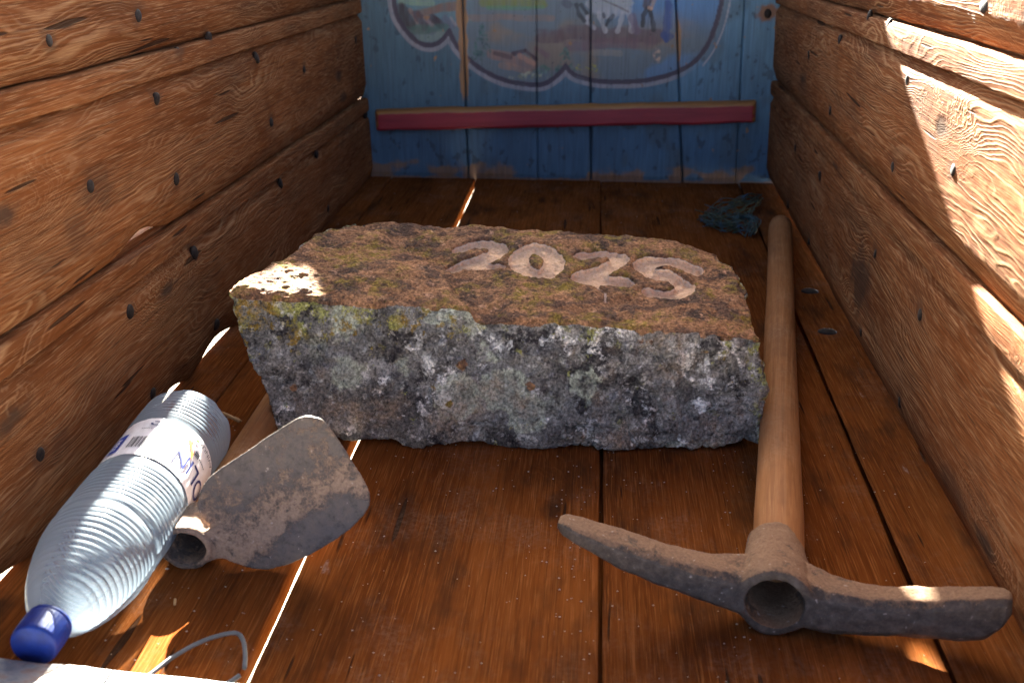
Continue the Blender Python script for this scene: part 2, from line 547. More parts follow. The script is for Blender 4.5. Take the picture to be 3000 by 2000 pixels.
# floor planks: left edge, right edge as (x near, x far) at Y = YN, YF
def floor_plank(xa, xb, seed, top=0.0, bev=.0010, thick=.02, ny=420, tongue=0.0, pinch=0.0):
    ys = np.linspace(.405, 1.7005, ny); t = (ys - YN) / (YF - YN)
    l = xa[0] + (xa[1] - xa[0]) * t + .0011 * n1(ys, seed, 7, 4); r = xb[0] + (xb[1] - xb[0]) * t + .0011 * n1(ys, seed + 3, 7, 4)
    und = .015
    l = l - pinch * sst(1.62, 1.66, ys)
    prof = [(und, -thick), (0, -bev * 1.6), (bev * .25, -bev * .7), (bev, -bev * .15)]
    nf = 22
    V = np.zeros((ny, 12 + nf, 3))
    tg = [(r, -.008), (r + tongue, -.0085), (r + tongue, -.014), (r, -.0145)]
    cols = [(l + d, z) for d, z in prof] + [(l + bev + (r - l - 2 * bev) * (k + 1) / (nf + 1), 0) for k in range(nf)] + [(r - d, z) for d, z in prof[:0:-1]] + tg + [(r - (und if not tongue else 0), -thick)]
    for j, (x, z) in enumerate(cols):
        V[:, j, 0] = ys - 1.05; V[:, j, 1] = -(x - (xa[0] + xb[0]) / 2); V[:, j, 2] = z
    P = V.reshape(-1, 3)
    dz = .0009 * fbm(np.stack([P[:, 0] * 5, P[:, 1] * 14, np.full(len(P), seed * 1.9)], 1), 3)
    V[:, 1:-1, 2] += dz.reshape(ny, -1)[:, 1:-1]
    me = grid_mesh("floor_plank", V, M_floor, close_v=True)
    bm = bmesh.new(); bm.from_mesh(me); bmesh.ops.recalc_face_normals(bm, faces=bm.faces); bm.to_mesh(me); bm.free()
    # local x along the plank (world Y), local y = -X
    m = Matrix(((0, -1, 0, (xa[0] + xb[0]) / 2), (1, 0, 0, 1.05), (0, 0, 1, top), (0, 0, 0, 1)))
    return link("floor_plank", me, cart, m)


F1 = floor_plank((-.3665, -.3665), (-.3195, -.3255), 21, top=.001, tongue=.006)
F2 = floor_plank((-.3180, -.3240), (-.1875, -.1892), 22)
F3 = floor_plank((-.1808, -.1825), (.0112, .0110), 23, tongue=.009, pinch=.0050)
F4 = floor_plank((.0128, .0124), (.2022, .2280), 24, top=-.001, tongue=.009)
F5 = floor_plank((.2045, .2300), (.275, .300), 25, top=.001)
bolt_me = grid_mesh("bolt", lathe([(.0001, .0034), (.004, .0031), (.0072, .0022), (.0095, .0008), (.0098, -.0008), (.005, -.003)], 20), M_nail, close_v=True)
for x, y in ((.2444, 1.1627), (.2392, 1.0359)):
    link("bolt_head", bolt_me, F5, Matrix.Translation((x, y, .0012)) @ Matrix.Rotation(math.radians(-90), 4, 'Y') @ Matrix.Diagonal((1, .8, 1, 1)))

# front cross bearer below the floor: red painted, glimpsed through the floor gaps
def plain(name, c, rough=.6, amp=.35, scale=60, spec=.3):
    t = NT(name); tc = t.n("TexCoord")
    a = t.noise(tc.outputs['Object'], scale, 5, .65).outputs[0]
    d = tuple(v * (1 - amp) for v in c); u = tuple(min(1, v * (1 + amp)) for v in c)
    return t.finish(t.ramp(a, [(.25, d), (.75, u)]), rough, t.bump(a, .3, .0006), spec)


# ---- headboard -----------------------------------------------------
def panel_xz(px, py):
    """a measured spot on the headboard (photo raster 2352 wide) -> metres on its front face (plane Y = 1.693)"""
    px = np.asarray(px, float); py = np.asarray(py, float)
    X = (px - 1176) / 2477; Yd = (py - 784) / 2477
    d = [RIGHT[i] * X + DOWN[i] * Yd + FWD[i] for i in range(3)]
    t = 1.693 / d[1]
    return np.stack([d[0] * t, EYE.z + d[2] * t], -1)


def z3(pts): a = np.array(pts, float); return panel_xz(831 + .2133 * a[:, 0], .2133 * a[:, 1])
def z4(pts): a = np.array(pts, float); return panel_xz(1285.8 + .2133 * a[:, 0], .2133 * a[:, 1])


def smooth_line(P, n=8):
    P = np.asarray(P); out = []
    for i in range(len(P) - 1):
        p0, p1, p2, p3 = P[max(i - 1, 0)], P[i], P[i + 1], P[min(i + 2, len(P) - 1)]
        for f in np.linspace(0, 1, n, endpoint=False):
            out.append(.5 * (2 * p1 + (p2 - p0) * f + (2 * p0 - 5 * p1 + 4 * p2 - p3) * f * f + (3 * p1 - p0 - 3 * p2 + p3) * f ** 3))
    return np.array(out + [P[-1]])


def dist_line(Q, P):
    d = np.full(len(Q), 1e9)
    for a, b in zip(P[:-1], P[1:]):
        ab = b - a; L2 = max(ab @ ab, 1e-12)
        t = np.clip(((Q - a) @ ab) / L2, 0, 1)
        d = np.minimum(d, np.hypot(Q[:, 0] - a[0] - t * ab[0], Q[:, 1] - a[1] - t * ab[1]))
    return d


def inside(Q, P):
    c = np.zeros(len(Q), bool); n = len(P)
    for i in range(n):
        a, b = P[i], P[(i + 1) % n]
        cond = (a[1] > Q[:, 1]) != (b[1] > Q[:, 1])
        with np.errstate(divide='ignore', invalid='ignore'):
            x = (b[0] - a[0]) * (Q[:, 1] - a[1]) / (b[1] - a[1]) + a[0]
        c ^= cond & (Q[:, 0] < x)
    return c


lobe1 = smooth_line(z3([(340, -60), (345, 0), (365, 130), (400, 220), (480, 335), (560, 420), (640, 470), (720, 490), (800, 475), (880, 415), (945, 330)]))
lobe2 = smooth_line(z3([(945, 330), (960, 380), (1020, 490), (1120, 610), (1250, 720), (1400, 810), (1550, 870), (1700, 900), (1850, 915), (1960, 905), (2060, 850), (2140, 780), (2195, 712)]))
lobe3 = smooth_line(np.concatenate([z3([(2195, 712)]), z4([(150, 805), (300, 855), (450, 878), (640, 882), (850, 875), (1050, 842), (1250, 780), (1400, 700), (1500, 615), (1580, 505), (1640, 380), (1690, 230), (1730, 80), (1745, 0), (1750, -60)])]))
medal = np.concatenate([lobe1, lobe2, lobe3])
medal_poly = np.concatenate([medal, [[medal[-1][0], .42], [medal[0][0], .42]]])
pale2 = smooth_line(z4([(1840, -40), (1825, 60), (1790, 210), (1740, 370), (1650, 560), (1540, 710)]))


def painting(Q):
    """colours of the folk painting on the headboard, in panel metres (x, z)"""
    N = len(Q); z0 = np.zeros(N)
    def nz(fx, fz, s, o=4): return fbm(np.stack([Q[:, 0] * fx, Q[:, 1] * fz, z0 + s], 1), o)
    def over(C, a, c): a = np.clip(a, 0, 1)[:, None]; return C * (1 - a) + np.asarray(c) * a
    side = sst(-.30, .24, Q[:, 0])[:, None]
    C = np.array([.070, .118, .142]) * (1 - side) + np.array([.082, .158, .218]) * side
    low = sst(.11, .06, Q[:, 1])
    C = over(C, low * .5, (.055, .115, .20))
    C = C * (1 + .22 * nz(9, 5, 1.))[:, None]
    C = C * (1 + .16 * nz(220, 16, 2., 3))[:, None]
    C = over(C, sst(.25, .6, nz(14, 9, 3.)) * .45, (.07, .085, .085))
    C = over(C, sst(.45, .6, nz(60, 40, 3.7)) * .6, (.03, .04, .05))
    ins = inside(Q, medal_poly)
    dm = np.minimum(np.minimum(dist_line(Q, lobe1), dist_line(Q, lobe2)), dist_line(Q, lobe3))
    # ---- inside of the medallion
    I = np.array([.125, .135, .140]) * np.ones((N, 3))
    I = over(I, sst(.0, .5, nz(8, 16, 4.)) * .8, (.185, .135, .10))
    bx = sst(.0, .1, Q[:, 0] + .5 * (Q[:, 1] - .2))
    I = over(I, sst(.21, .27, Q[:, 1]) * bx * .75, (.095, .165, .25))
    I = over(I, sst(-.17, -.24, Q[:, 0]) * sst(.22, .25, Q[:, 1]) * .7, (.10, .16, .17))
    I = over(I, sst(.205, .19, Q[:, 1]) * sst(.05, .16, Q[:, 0] + .2 * nz(20, 20, 5.)) * .6, (.10, .165, .24))
    def band(P, w, a, c, e=.5, s=6., f=(26, 90)):
        nonlocal I
        P = np.asarray(P); mn, mx = P.min(0) - w * 1.5, P.max(0) + w * 1.5
        k_ = np.nonzero(((Q > mn) & (Q < mx)).all(1))[0]
        if not len(k_): return
        q = Q[k_]; zz = np.zeros(len(k_))
        d = dist_line(q, P); v = sst(w, w * e, d + .35 * w * fbm(np.stack([q[:, 0] * f[0], q[:, 1] * f[1], zz + s], 1), 3)) * a
        I[k_] = over(I[k_], v * (.75 + .35 * fbm(np.stack([q[:, 0] * 130, q[:, 1] * 30, zz + s + 1], 1), 2)), c)
    # ground under the animals, far fields, water edge
    band(z4([(-200, 400), (250, 365), (700, 380), (1050, 400)]), .014, .85, (.115, .075, .075))
    band(z4([(100, 500), (500, 480), (1000, 450)]), .010, .7, (.145, .09, .095), s=7.)
    band(z4([(350, 560), (640, 575)]), .006, .6, (.24, .19, .15), s=8.)
    band(z3([(1130, 200), (1600, 190), (2050, 200)]), .006, .7, (.20, .13, .10), s=9.)
    band(z3([(620, 150), (830, 95), (1000, 70)]), .008, .8, (.19, .09, .055), s=9.5)
    band(z3([(1300, 30), (1650, 40), (1950, 45)]), .008, .9, (.16, .155, .05), s=10., f=(14, 130))
    band(z3([(1350, 85), (1800, 95), (1950, 80)]), .004, .8, (.10, .17, .10), s=10.4, f=(14, 130))
    band(z3([(420, 20), (700, 35), (760, 30)]), .006, .7, (.22, .24, .15), s=10.8)
    # rocks in the left lobe
    for P, w, c in (((410, 110, 520, 250), .012, (.06, .035, .035)), ((520, 110, 600, 250), .0035, (.22, .14, .11)), ((590, 170, 680, 270), .009, (.085, .05, .055)),
                    ((690, 200, 760, 280), .005, (.21, .15, .14)), ((760, 190, 850, 280), .007, (.07, .045, .05)), ((900, 200, 980, 280), .006, (.12, .11, .13)), ((960, 195, 1010, 270), .003, (.23, .19, .18))):
        band(z3([P[:2], P[2:]]), w, .92, c, e=.6, s=12.)
    band(z3([(500, 320), (700, 330), (900, 310)]), .008, .85, (.075, .115, .09), s=13.)
    band(z3([(620, 400), (760, 410), (860, 360)]), .008, .8, (.17, .19, .155), s=13.3)
    # rocks in the middle lobe
    for P, w, c in (((1390, 580, 1850, 720), .009, (.22, .13, .10)), ((1430, 575, 1600, 620), .004, (.10, .065, .06)), ((1640, 580, 1760, 545), .004, (.075, .04, .045)), ((1760, 545, 1880, 640), .004, (.075, .04, .045)),
                    ((1700, 600, 1860, 690), .005, (.30, .17, .12)), ((1880, 530, 2000, 600), .006, (.16, .10, .10)), ((1500, 700, 1800, 770), .006, (.24, .15, .11))):
        band(z3([P[:2], P[2:]]), w, .88, c, e=.55, s=14.)
    # firs and bushes: short dabs
    r2 = np.random.default_rng(4)
    for (cx, cy, wx, hy, n, c) in ((1290, 420, 100, 330, 46, (.045, .085, .07)), (2190, 640, 120, 260, 46, (.05, .09, .075)), (1950, 750, 180, 90, 30, (.085, .125, .095)), (1250, 600, 130, 120, 26, (.05, .085, .07)), (1800, 810, 260, 60, 34, (.20, .19, .13)), (1120, 200, 60, 90, 10, (.10, .13, .12))):
        for k in range(n):
            v = r2.random(); h = cy - hy / 2 + hy * v
            w = wx * (.12 + .9 * v) * r2.uniform(-1, 1)
            x = cx + w
            band(z3([(x, h), (x + r2.uniform(-18, 18), h + r2.uniform(4, 22))]), .0022, .55, tuple(np.array(c) * r2.uniform(.7, 1.7)), e=.3, s=15. + k)
    for k in range(14):
        x, h = r2.uniform(150, 420), r2.uniform(700, 770)
        band(z4([(x, h), (x + 18, h + 6)]), .0016, .6, (.26, .22, .05), s=30. + k)
    # white animal, dark legs of others, figure in blue
    pal, drk, blu = (.27, .245, .235), (.035, .032, .035), (.055, .075, .15)
    for P, w, c in (([(360, 60), (520, 80), (700, 70)], .014, pal), ([(380, 10), (690, 20)], .013, (.22, .21, .20)), ([(420, 140), (455, 250), (490, 335)], .0042, pal), ([(680, 150), (650, 260), (620, 340)], .0042, pal), ([(720, 110), (765, 200), (775, 330)], .0048, pal), ([(300, 180), (290, 240), (370, 300)], .004, pal),
                    ([(460, 0), (620, 70), (740, 130)], .0014, (.11, .085, .08)), ([(60, 30), (90, 60)], .007, (.09, .09, .10)), ([(180, 60), (210, 160), (265, 230)], .004, drk), ([(230, 60), (290, 140)], .004, drk), ([(570, 170), (500, 270)], .003, drk), ([(470, 150), (475, 180)], .0025, drk),
                    ([(950, 0), (930, 60)], .0065, (.085, .05, .045)), ([(1020, 0), (990, 80)], .003, (.25, .18, .15)), ([(950, 90), (900, 170), (890, 280)], .004, drk), ([(970, 110), (1000, 220), (1010, 320)], .004, drk), ([(960, 85), (985, 95)], .003, (.34, .22, .16)), ([(780, 190), (800, 260), (830, 330)], .007, (.14, .10, .12)),
                    ([(1165, 40), (1150, 200), (1150, 420)], .0055, blu), ([(1195, 60), (1190, 300)], .0035, (.075, .095, .17)), ([(1120, 380), (1150, 430), (1190, 400)], .0055, blu)):
        band(z4(P), w, .9, c, e=.72, s=50.)
    mI = np.array([.13, .12, .115]); I = mI * (np.clip(I, .01, 1) / mI) ** 1.45
    a = ins.astype(float) * sst(.0005, .002, dm)
    C = C * (1 - a[:, None]) + I * a[:, None]
    # ---- scalloped border: dark line, pale line outside it
    fade = 1 - .75 * sst(.12, .17, Q[:, 0]) * sst(.4, .55, .5 + nz(30, 30, 21.))
    out = (~ins)
    pl = sst(.0108, .0092, dm) * out * (.95 - .25 * sst(.0, .5, nz(60, 60, 22.))) * (1 - .85 * sst(.10, .16, Q[:, 0]))
    C = over(C, pl, (.27, .235, .235))
    C = over(C, sst(.0046, .003, dm) * out * sst(.10, .16, Q[:, 0]) * .8 * sst(-.1, .2, nz(40, 40, 23.)), (.27, .22, .23))
    C = over(C, sst(.0040, .0032, dm + .0007 * nz(90, 90, 24.)) * .95, (.055, .035, .048))
    C = over(C, sst(.0018, .0008, dist_line(Q, pale2)) * .85, (.33, .29, .30))
    # whitish scuffs below the border
    C = over(C, sst(.1, .5, nz(24, 40, 26.)) * sst(.03, .0, dm) * sst(.14, .145, Q[:, 1]) * out * sst(.07, -.0, np.abs(Q[:, 0] + .07)) * .7, (.20, .23, .235))
    C = C * (1 + .10 * nz(480, 30, 27., 2))[:, None]
    # paint gone: bare wood along the first seam, chips, foot of the boards, rust round the bolt
    bare = np.array([.30, .145, .060]) * (1 + .35 * nz(160, 12, 28.))[:, None]
    sx = -.2035 + (.27 - Q[:, 1]) * .012
    m1 = sst(.0075, .0055, np.abs(Q[:, 0] - sx + .002) + .004 * nz(30, 34, 29.)) * sst(.12, .135, Q[:, 1])
    ch = sst(.84, .90, nz(70, 50, 31.))
    foot = sst(.026, .014, Q[:, 1] + .016 * nz(26, 30, 32.)) * sst(-.12, .05, nz(9, 9, 33.))
    foot = np.maximum(foot, sst(.004, .002, Q[:, 1] + .002 * nz(60, 60, 34.)))
    flk = sst(.0075, .005, np.hypot((Q[:, 0] - z4([(1045, 590)])[0][0]) * 1.9, Q[:, 1] - z4([(1045, 590)])[0][1]) * .55 + .003 * nz(90, 90, 35.))
    sx3 = .1165 + (.2755 - Q[:, 1]) * .09
    m3 = sst(.003, .0015, np.abs(Q[:, 0] - sx3) + .004 * (nz(50, 20, 36.) + .15)) * sst(.14, .15, Q[:, 1])
    for mk in (m1, ch * .9, m3 * .9):
        C = C * (1 - mk[:, None]) + bare * mk[:, None]
    C = C * (1 - .8 * foot[:, None]) + bare * .85 * .8 * foot[:, None]
    C = over(C, flk * sst(-.2, .1, nz(120, 120, 38.)), (.42, .28, .2))
    bo = z4([(2240, 150)])[0]
    rb = np.hypot(Q[:, 0] - bo[0], Q[:, 1] - bo[1])
    C = over(C, sst(.019, .009, rb + .008 * nz(60, 60, 37.)), (.18, .075, .035))
    C = over(C, sst(.006, .004, rb), (.07, .065, .065))
    C = C * np.where(ins | (dm < .012), 1.0, 1.)[:, None]
    return np.clip(C, .004, .9)


def paint_mat():
    t = NT("old_paint"); tc = t.n("TexCoord")
    at = t.n("Attribute"); at.attribute_name = "paint"
    p = tc.outputs['Object']
    fib = t.noise(t.mapping(p, (420, 420, 9)), 1.0, 3, .6).outputs[0]
    fine = t.noise(p, 300, 4, .7).outputs[0]
    c = t.mix(t.math('MULTIPLY', t.ramp(fib, [(.32, 1.), (.5, 0.)]), .35), at.outputs[0], (.05, .05, .055))
    sp = t.ramp(t.noise(p, 190, 2, .6).outputs[0], [(.70, 0.), (.74, .7)])
    c = t.mix(sp, c, (.025, .022, .022))
    h = t.math('ADD', fib, t.math('MULTIPLY', fine, .4))
    return t.finish(c, t.math('ADD', .42, t.math('MULTIPLY', fine, .25)), t.bump(h, .8, .0006), .35)


M_paint = paint_mat()


def top_profile(x):
    """upper outline of the headboard: straight middle, dropped shoulders out of view, left one shaped to pass sun onto the stone"""
    return np.interp(x, [-.402, -.396, -.388, -.374, -.366, -.353, -.334, -.318, -.300, -.290, -.27, .20, .215, .30],
                     [.490, .500, .507, .509, .506, .4985, .4975, .508, .530, .60, .617, .617, .54, .53])


def painted_board(xa, xb, yoff, seed, gap_l=.0006, gap_r=.0006, foot=0.0, tilt=0.0, ear_=0, notch_l=0., notch_r=0.):
    """xa, xb: (x at z=0, x at z=.275) of the two long edges"""
    nz_, nx = 250, max(10, int((xb[0] - xa[0]) / .00135))
    zs = np.concatenate([np.linspace(foot, .30, nz_), np.linspace(.305, .361, 8), np.linspace(.3625, .617, 90)])
    ear = np.where(zs > .362, -.0195 * ear_, 0)  # ear added out of view to edge the sun strip on bottle and floor
    l = ear + xa[0] + (xa[1] - xa[0]) * zs / .275 + gap_l + .0006 * n1(zs, seed, 14, 3)
    r = xb[0] + (xb[1] - xb[0]) * zs / .275 - gap_r + .0006 * n1(zs, seed + 2, 14, 3)
    l = l + np.where((zs > .5125) & (zs < .5575), notch_l, 0); r = r + np.where((zs > .5125) & (zs < .5575), notch_r, 0)  # unseen slot cut at the seam to throw a sun patch on the pick
    u = np.linspace(0, 1, nx)
    X = l[:, None] + (r - l)[:, None] * u[None]
    Z = np.repeat(zs[:, None], nx, 1)
    Z = np.minimum(Z, top_profile(X))
    ft = .0022 * n1(X[0], seed + 9, 22, 3)
    Z = Z + ft[None] * sst(.03, 0, Z - foot)
    Q = np.stack([X.ravel(), Z.ravel()], 1)
    C = painting(Q)
    dep = .0009 * fbm(np.stack([X.ravel() * 22, Z.ravel() * 3, np.full(X.size, seed * 1.)], 1), 3)
    ed = np.minimum(X - l[:, None], r[:, None] - X)
    dep = dep.reshape(X.shape) - .0022 * np.clip(1 - ed / .0022, 0, 1) ** 2 - .0016 * sst(.01, 0, Z)
    V = np.stack([X, 1.693 + yoff - dep + tilt * (X - l[:, None]), Z], -1)
    # loop round a thin slab: front, then the back row for row
    nu = len(zs)
    def col_(x, y): return np.stack([x, np.full(nu, 1.693 + yoff + y), np.where(x > (l + r) / 2, Z[:, -1], Z[:, 0])], -1)[:, None]
    rr_, ll_ = X[:, -1], X[:, 0]
    bk = np.arange(nx)[::-1]
    full = np.concatenate([V, col_(rr_, .009), col_(rr_ + .005, .0095), col_(rr_ + .005, .014), col_(rr_, .0145)]
                          + [np.stack([X[:, k_], np.full(nu, 1.693 + yoff + .022), Z[:, k_]], -1)[:, None] for k_ in bk]
                          + [col_(ll_, .015), col_(ll_ + .007, .0148), col_(ll_ + .007, .0085), col_(ll_, .0083)], 1)
    me = grid_mesh("painted_board", full, M_paint, close_v=True)
    bm = bmesh.new(); bm.from_mesh(me); bm.verts.ensure_lookup_table(); w = nx + 8 + len(bk)
    for i in (0, nu - 1):
        q = i * w
        for j in range(nx - 1):
            b = lambda k: q + nx + 4 + (nx - 1 - k)
            try: bm.faces.new([bm.verts[q + j], bm.verts[q + j + 1], bm.verts[b(j + 1)], bm.verts[b(j)]])
            except ValueError: pass
    bmesh.ops.recalc_face_normals(bm, faces=bm.faces); bm.to_mesh(me); bm.free()
    att = me.color_attributes.new("paint", 'FLOAT_COLOR', 'POINT')
    CC = np.ones((nu, w, 4), np.float32); CC[:, :nx, :3] = C.reshape(nu, nx, 3); CC[:, nx:, :3] = (.07, .10, .13)
    att.data.foreach_set('color', CC.reshape(-1))
    return link("painted_board", me, cart)


s0, s1, s2, s3, s4 = (-.3660, -.3735), (-.2004, -.2049), (-.0043, -.0115), (.1405, .1152), (.282, .276)
sa, sb = (-.0888, -.0930), (.2235, .2160)
painted_board(s0, s1, .0005, 41, gap_r=.0011, foot=-.015, ear_=1)
painted_board(s1, sa, 0.0, 42, gap_l=.0010, gap_r=.00012, foot=-.015)
painted_board(sa, s2, .0002, 43, gap_l=.00012, gap_r=.0010, foot=-.015)
painted_board(s2, s3, -.0006, 44, gap_l=.0010, gap_r=.0009, foot=-.015, notch_r=-.043)
painted_board(s3, sb, .0004, 45, gap_l=.0009, gap_r=.00012, foot=-.015, notch_l=-.029)
painted_board(sb, s4, .0007, 46, gap_l=.00012, gap_r=.0002, foot=-.015)
bo = z4([(2240, 150)])[0]
link("bolt_head", bolt_me, cart, Matrix.Translation((bo[0], 1.6925, bo[1])) @ Matrix.Rotation(math.radians(-90), 4, 'Z') @ Matrix.Diagonal((1, .55, .7, 1)))


# red batten across the headboard
def batten_mat():
    t = NT("red_paint"); tc = t.n("TexCoord"); p = tc.outputs['Object']
    at = t.n("Attribute"); at.attribute_name = "worn"
    a = t.noise(t.mapping(p, (8, 90, 90)), 1.0, 4, .65).outputs[0]
    b = t.noise(p, 130, 4, .7).outputs[0]
    red = t.ramp(a, [(.25, (.20, .012, .018)), (.75, (.36, .026, .034))])
    bare = t.ramp(a, [(.25, (.22, .075, .015)), (.75, (.36, .15, .04))])
    w = t.ramp(t.math('ADD', at.outputs['Fac'], t.math('MULTIPLY', t.math('SUBTRACT', b, .5), .9)), [(.47, 0.), (.53, 1.)])
    c = t.mix(w, red, bare)
    return t.finish(c, .45, t.bump(t.math('ADD', a, t.math('MULTIPLY', b, .5)), .6, .0008), .4)


def red_batten():
    L, Hh, T = .588, .0335, .016
    xs = np.concatenate([[0, .0015, .005], np.linspace(.008, L - .008, 160), [L - .005, L - .0015, L]])
    prof = [(-.5, 0), (-.5, .55), (-.47, .86), (-.38, 1.0)] + [(v, 1.0) for v in np.linspace(-.33, .3, 14)] + [(.36, .98), (.44, .75), (.5, .35), (.5, 0)]
    V = np.zeros((len(xs), len(prof), 3)); w = np.zeros(V.shape[:2])
    for i, x in enumerate(xs):
        e = min(x, L - x); k = .62 + .38 * min(1, e / .004) ** .5
        for j, (a, d) in enumerate(prof):
            V[i, j] = (x - L / 2, a * Hh * (.9 + .1 * k), d * T * (k if d > .5 else 1))
            w[i, j] = 1.0 if a > .33 else (.62 if a > .29 else .0)
            if e < .006: w[i, j] = max(w[i, j], .5)
    P = V.reshape(-1, 3)
    V[..., 1] += (.0011 * fbm(np.stack([P[:, 0] * 22, P[:, 1] * 30, P[:, 2] * 30], 1), 3)).reshape(w.shape)
    me = grid_mesh("red_batten", V, batten_mat())
    bm = bmesh.new(); bm.from_mesh(me); bm.verts.ensure_lookup_table(); n = len(prof)
    for i in (0, len(xs) - 1): bm.faces.new([bm.verts[i * n + j] for j in range(n)])
    bmesh.ops.recalc_face_normals(bm, faces=bm.faces); bm.to_mesh(me); bm.free()
    at = me.attributes.new("worn", 'FLOAT', 'POINT'); at.data.foreach_set('value', w.reshape(-1).astype(np.float32))
    ang = math.atan2(.0208, .587)
    m = Matrix.Translation((-.0497, 1.6915, .1035)) @ Matrix.Rotation(-ang, 4, 'Y') @ Matrix(((1, 0, 0, 0), (0, 0, -1, 0), (0, 1, 0, 0), (0, 0, 0, 1)))
    o = link("red_batten", me, cart, m); o['label'] = "dark red painted wooden batten with worn orange upper edge"
    return o


red_batten()


# sill at the open end of the cart: weathered iron-faced edge with a bolt
def sill_mat():
    t = NT("peeling_sill"); tc = t.n("TexCoord"); p = tc.outputs['Object']
    a = t.noise(t.mapping(p, (30, 55, 55)), 1.0, 5, .65).outputs[0]
    b = t.noise(p, 180, 4, .7).outputs[0]
    c = t.ramp(a, [(.30, (.06, .075, .10)), (.43, (.13, .14, .16)), (.5, (.20, .19, .19)), (.58, (.22, .15, .12)), (.7, (.09, .06, .045))])
    c = t.mix(t.math('MULTIPLY', t.ramp(b, [(.55, 0.), (.72, 1.)]), .6), c, (.07, .06, .055))
    return t.finish(c, .55, t.bump(t.math('ADD', a, b), .7, .0012), .4)


M_sill = sill_mat()


def sill_piece(x0, x1):
    nx = 40; xs = np.linspace(x0, x1, nx)
    prof = [(.0, -.03), (.0, -.0015), (.0015, -.0002), (.004, 0), (.02, .0004), (.036, 0), (.0385, -.001), (.04, -.003), (.04, -.03)]
    V = np.zeros((nx, len(prof), 3))
    for j, (d, z) in enumerate(prof):
        yedge = .4489 - (xs + .3066) * .0755
        V[:, j, 0] = xs; V[:, j, 1] = yedge - d; V[:, j, 2] = .026 + z
    P = V.reshape(-1, 3)
    V[..., 2] += (.0009 * fbm(P * np.array([26, 40, 40]), 3)).reshape(V.shape[:2])
    V[..., 1] += (.0010 * fbm(P * np.array([30, 3, 3]) + 9, 3)).reshape(V.shape[:2])
    me = grid_mesh("end_sill", V, M_sill, close_v=True)
    bm = bmesh.new(); bm.from_mesh(me); bm.verts.ensure_lookup_table(); n = len(prof)
    for i in (0, nx - 1): bm.faces.new([bm.verts[i * n + j] for j in range(n)])
    bmesh.ops.recalc_face_normals(bm, faces=bm.faces); bm.to_mesh(me); bm.free()
    o = link("end_sill", me, cart); o['label'] = "weathered grey sill strip along the open end"
    return o


S1 = sill_piece(-.352, -.2425)
S2 = sill_piece(-.2415, .245)
big = grid_mesh("bolt_head", lathe([(.0001, .0042), (.005, .0038), (.009, .0026), (.0118, .0008), (.0122, -.001), (.006, -.003)], 24), M_sill, close_v=True)
link("bolt_head", big, S1, Matrix.Translation((-.2575, .4310, .0263)) @ Matrix.Rotation(math.radians(-90), 4, 'Y'))
link("bolt_head", bolt_me, S2, Matrix.Translation((-.2215, .4320, .0245)) @ Matrix.Rotation(math.radians(-90), 4, 'Y') @ Matrix.Diagonal((.5, .35, .35, 1)))

# ------------------------------------------------------------------ the stone
STEP = np.array([(-.186, .985), (-.1818, .9519), (-.1836, .9233), (-.1772, .9029), (-.1524, .8802), (-.1295, .851), (-.1105, .8165), (-.1015, .80), (-.085, .765), (-.08, .72)])
DIG = [
    [(-0.1134, 0.9036), (-0.0984, 0.9119), (-0.0841, 0.9072), (-0.0810, 0.8962), (-0.0922, 0.8827), (-0.1148, 0.8710), (-0.0804, 0.8663)],
    [(-0.0310, 0.8783), (-0.0334, 0.8872), (-0.0378, 0.8947), (-0.0436, 0.8996), (-0.0498, 0.9012), (-0.0556, 0.8991), (-0.0598, 0.8937), (-0.0620, 0.8858), (-0.0618, 0.8769), (-0.0592, 0.8681), (-0.0547, 0.8610), (-0.0491, 0.8564), (-0.0431, 0.8550), (-0.0376, 0.8569), (-0.0333, 0.8620), (-0.0310, 0.8695), (-0.0310, 0.8783)],
    [(-0.0078, 0.8922), (0.0067, 0.8972), (0.0212, 0.8936), (0.0231, 0.8826), (0.0109, 0.8686), (-0.0089, 0.8526), (0.0288, 0.8512)],
    [(0.0872, 0.8839), (0.0621, 0.8878), (0.0456, 0.8849), (0.0450, 0.8765), (0.0512, 0.8697), (0.0651, 0.8659), (0.0765, 0.8563), (0.0759, 0.8456), (0.0637, 0.8372), (0.0502, 0.8393)],
]
TICK = np.array([(0.0061, 0.8402), (0.0120, 0.8328), (0.0126, 0.8214)])


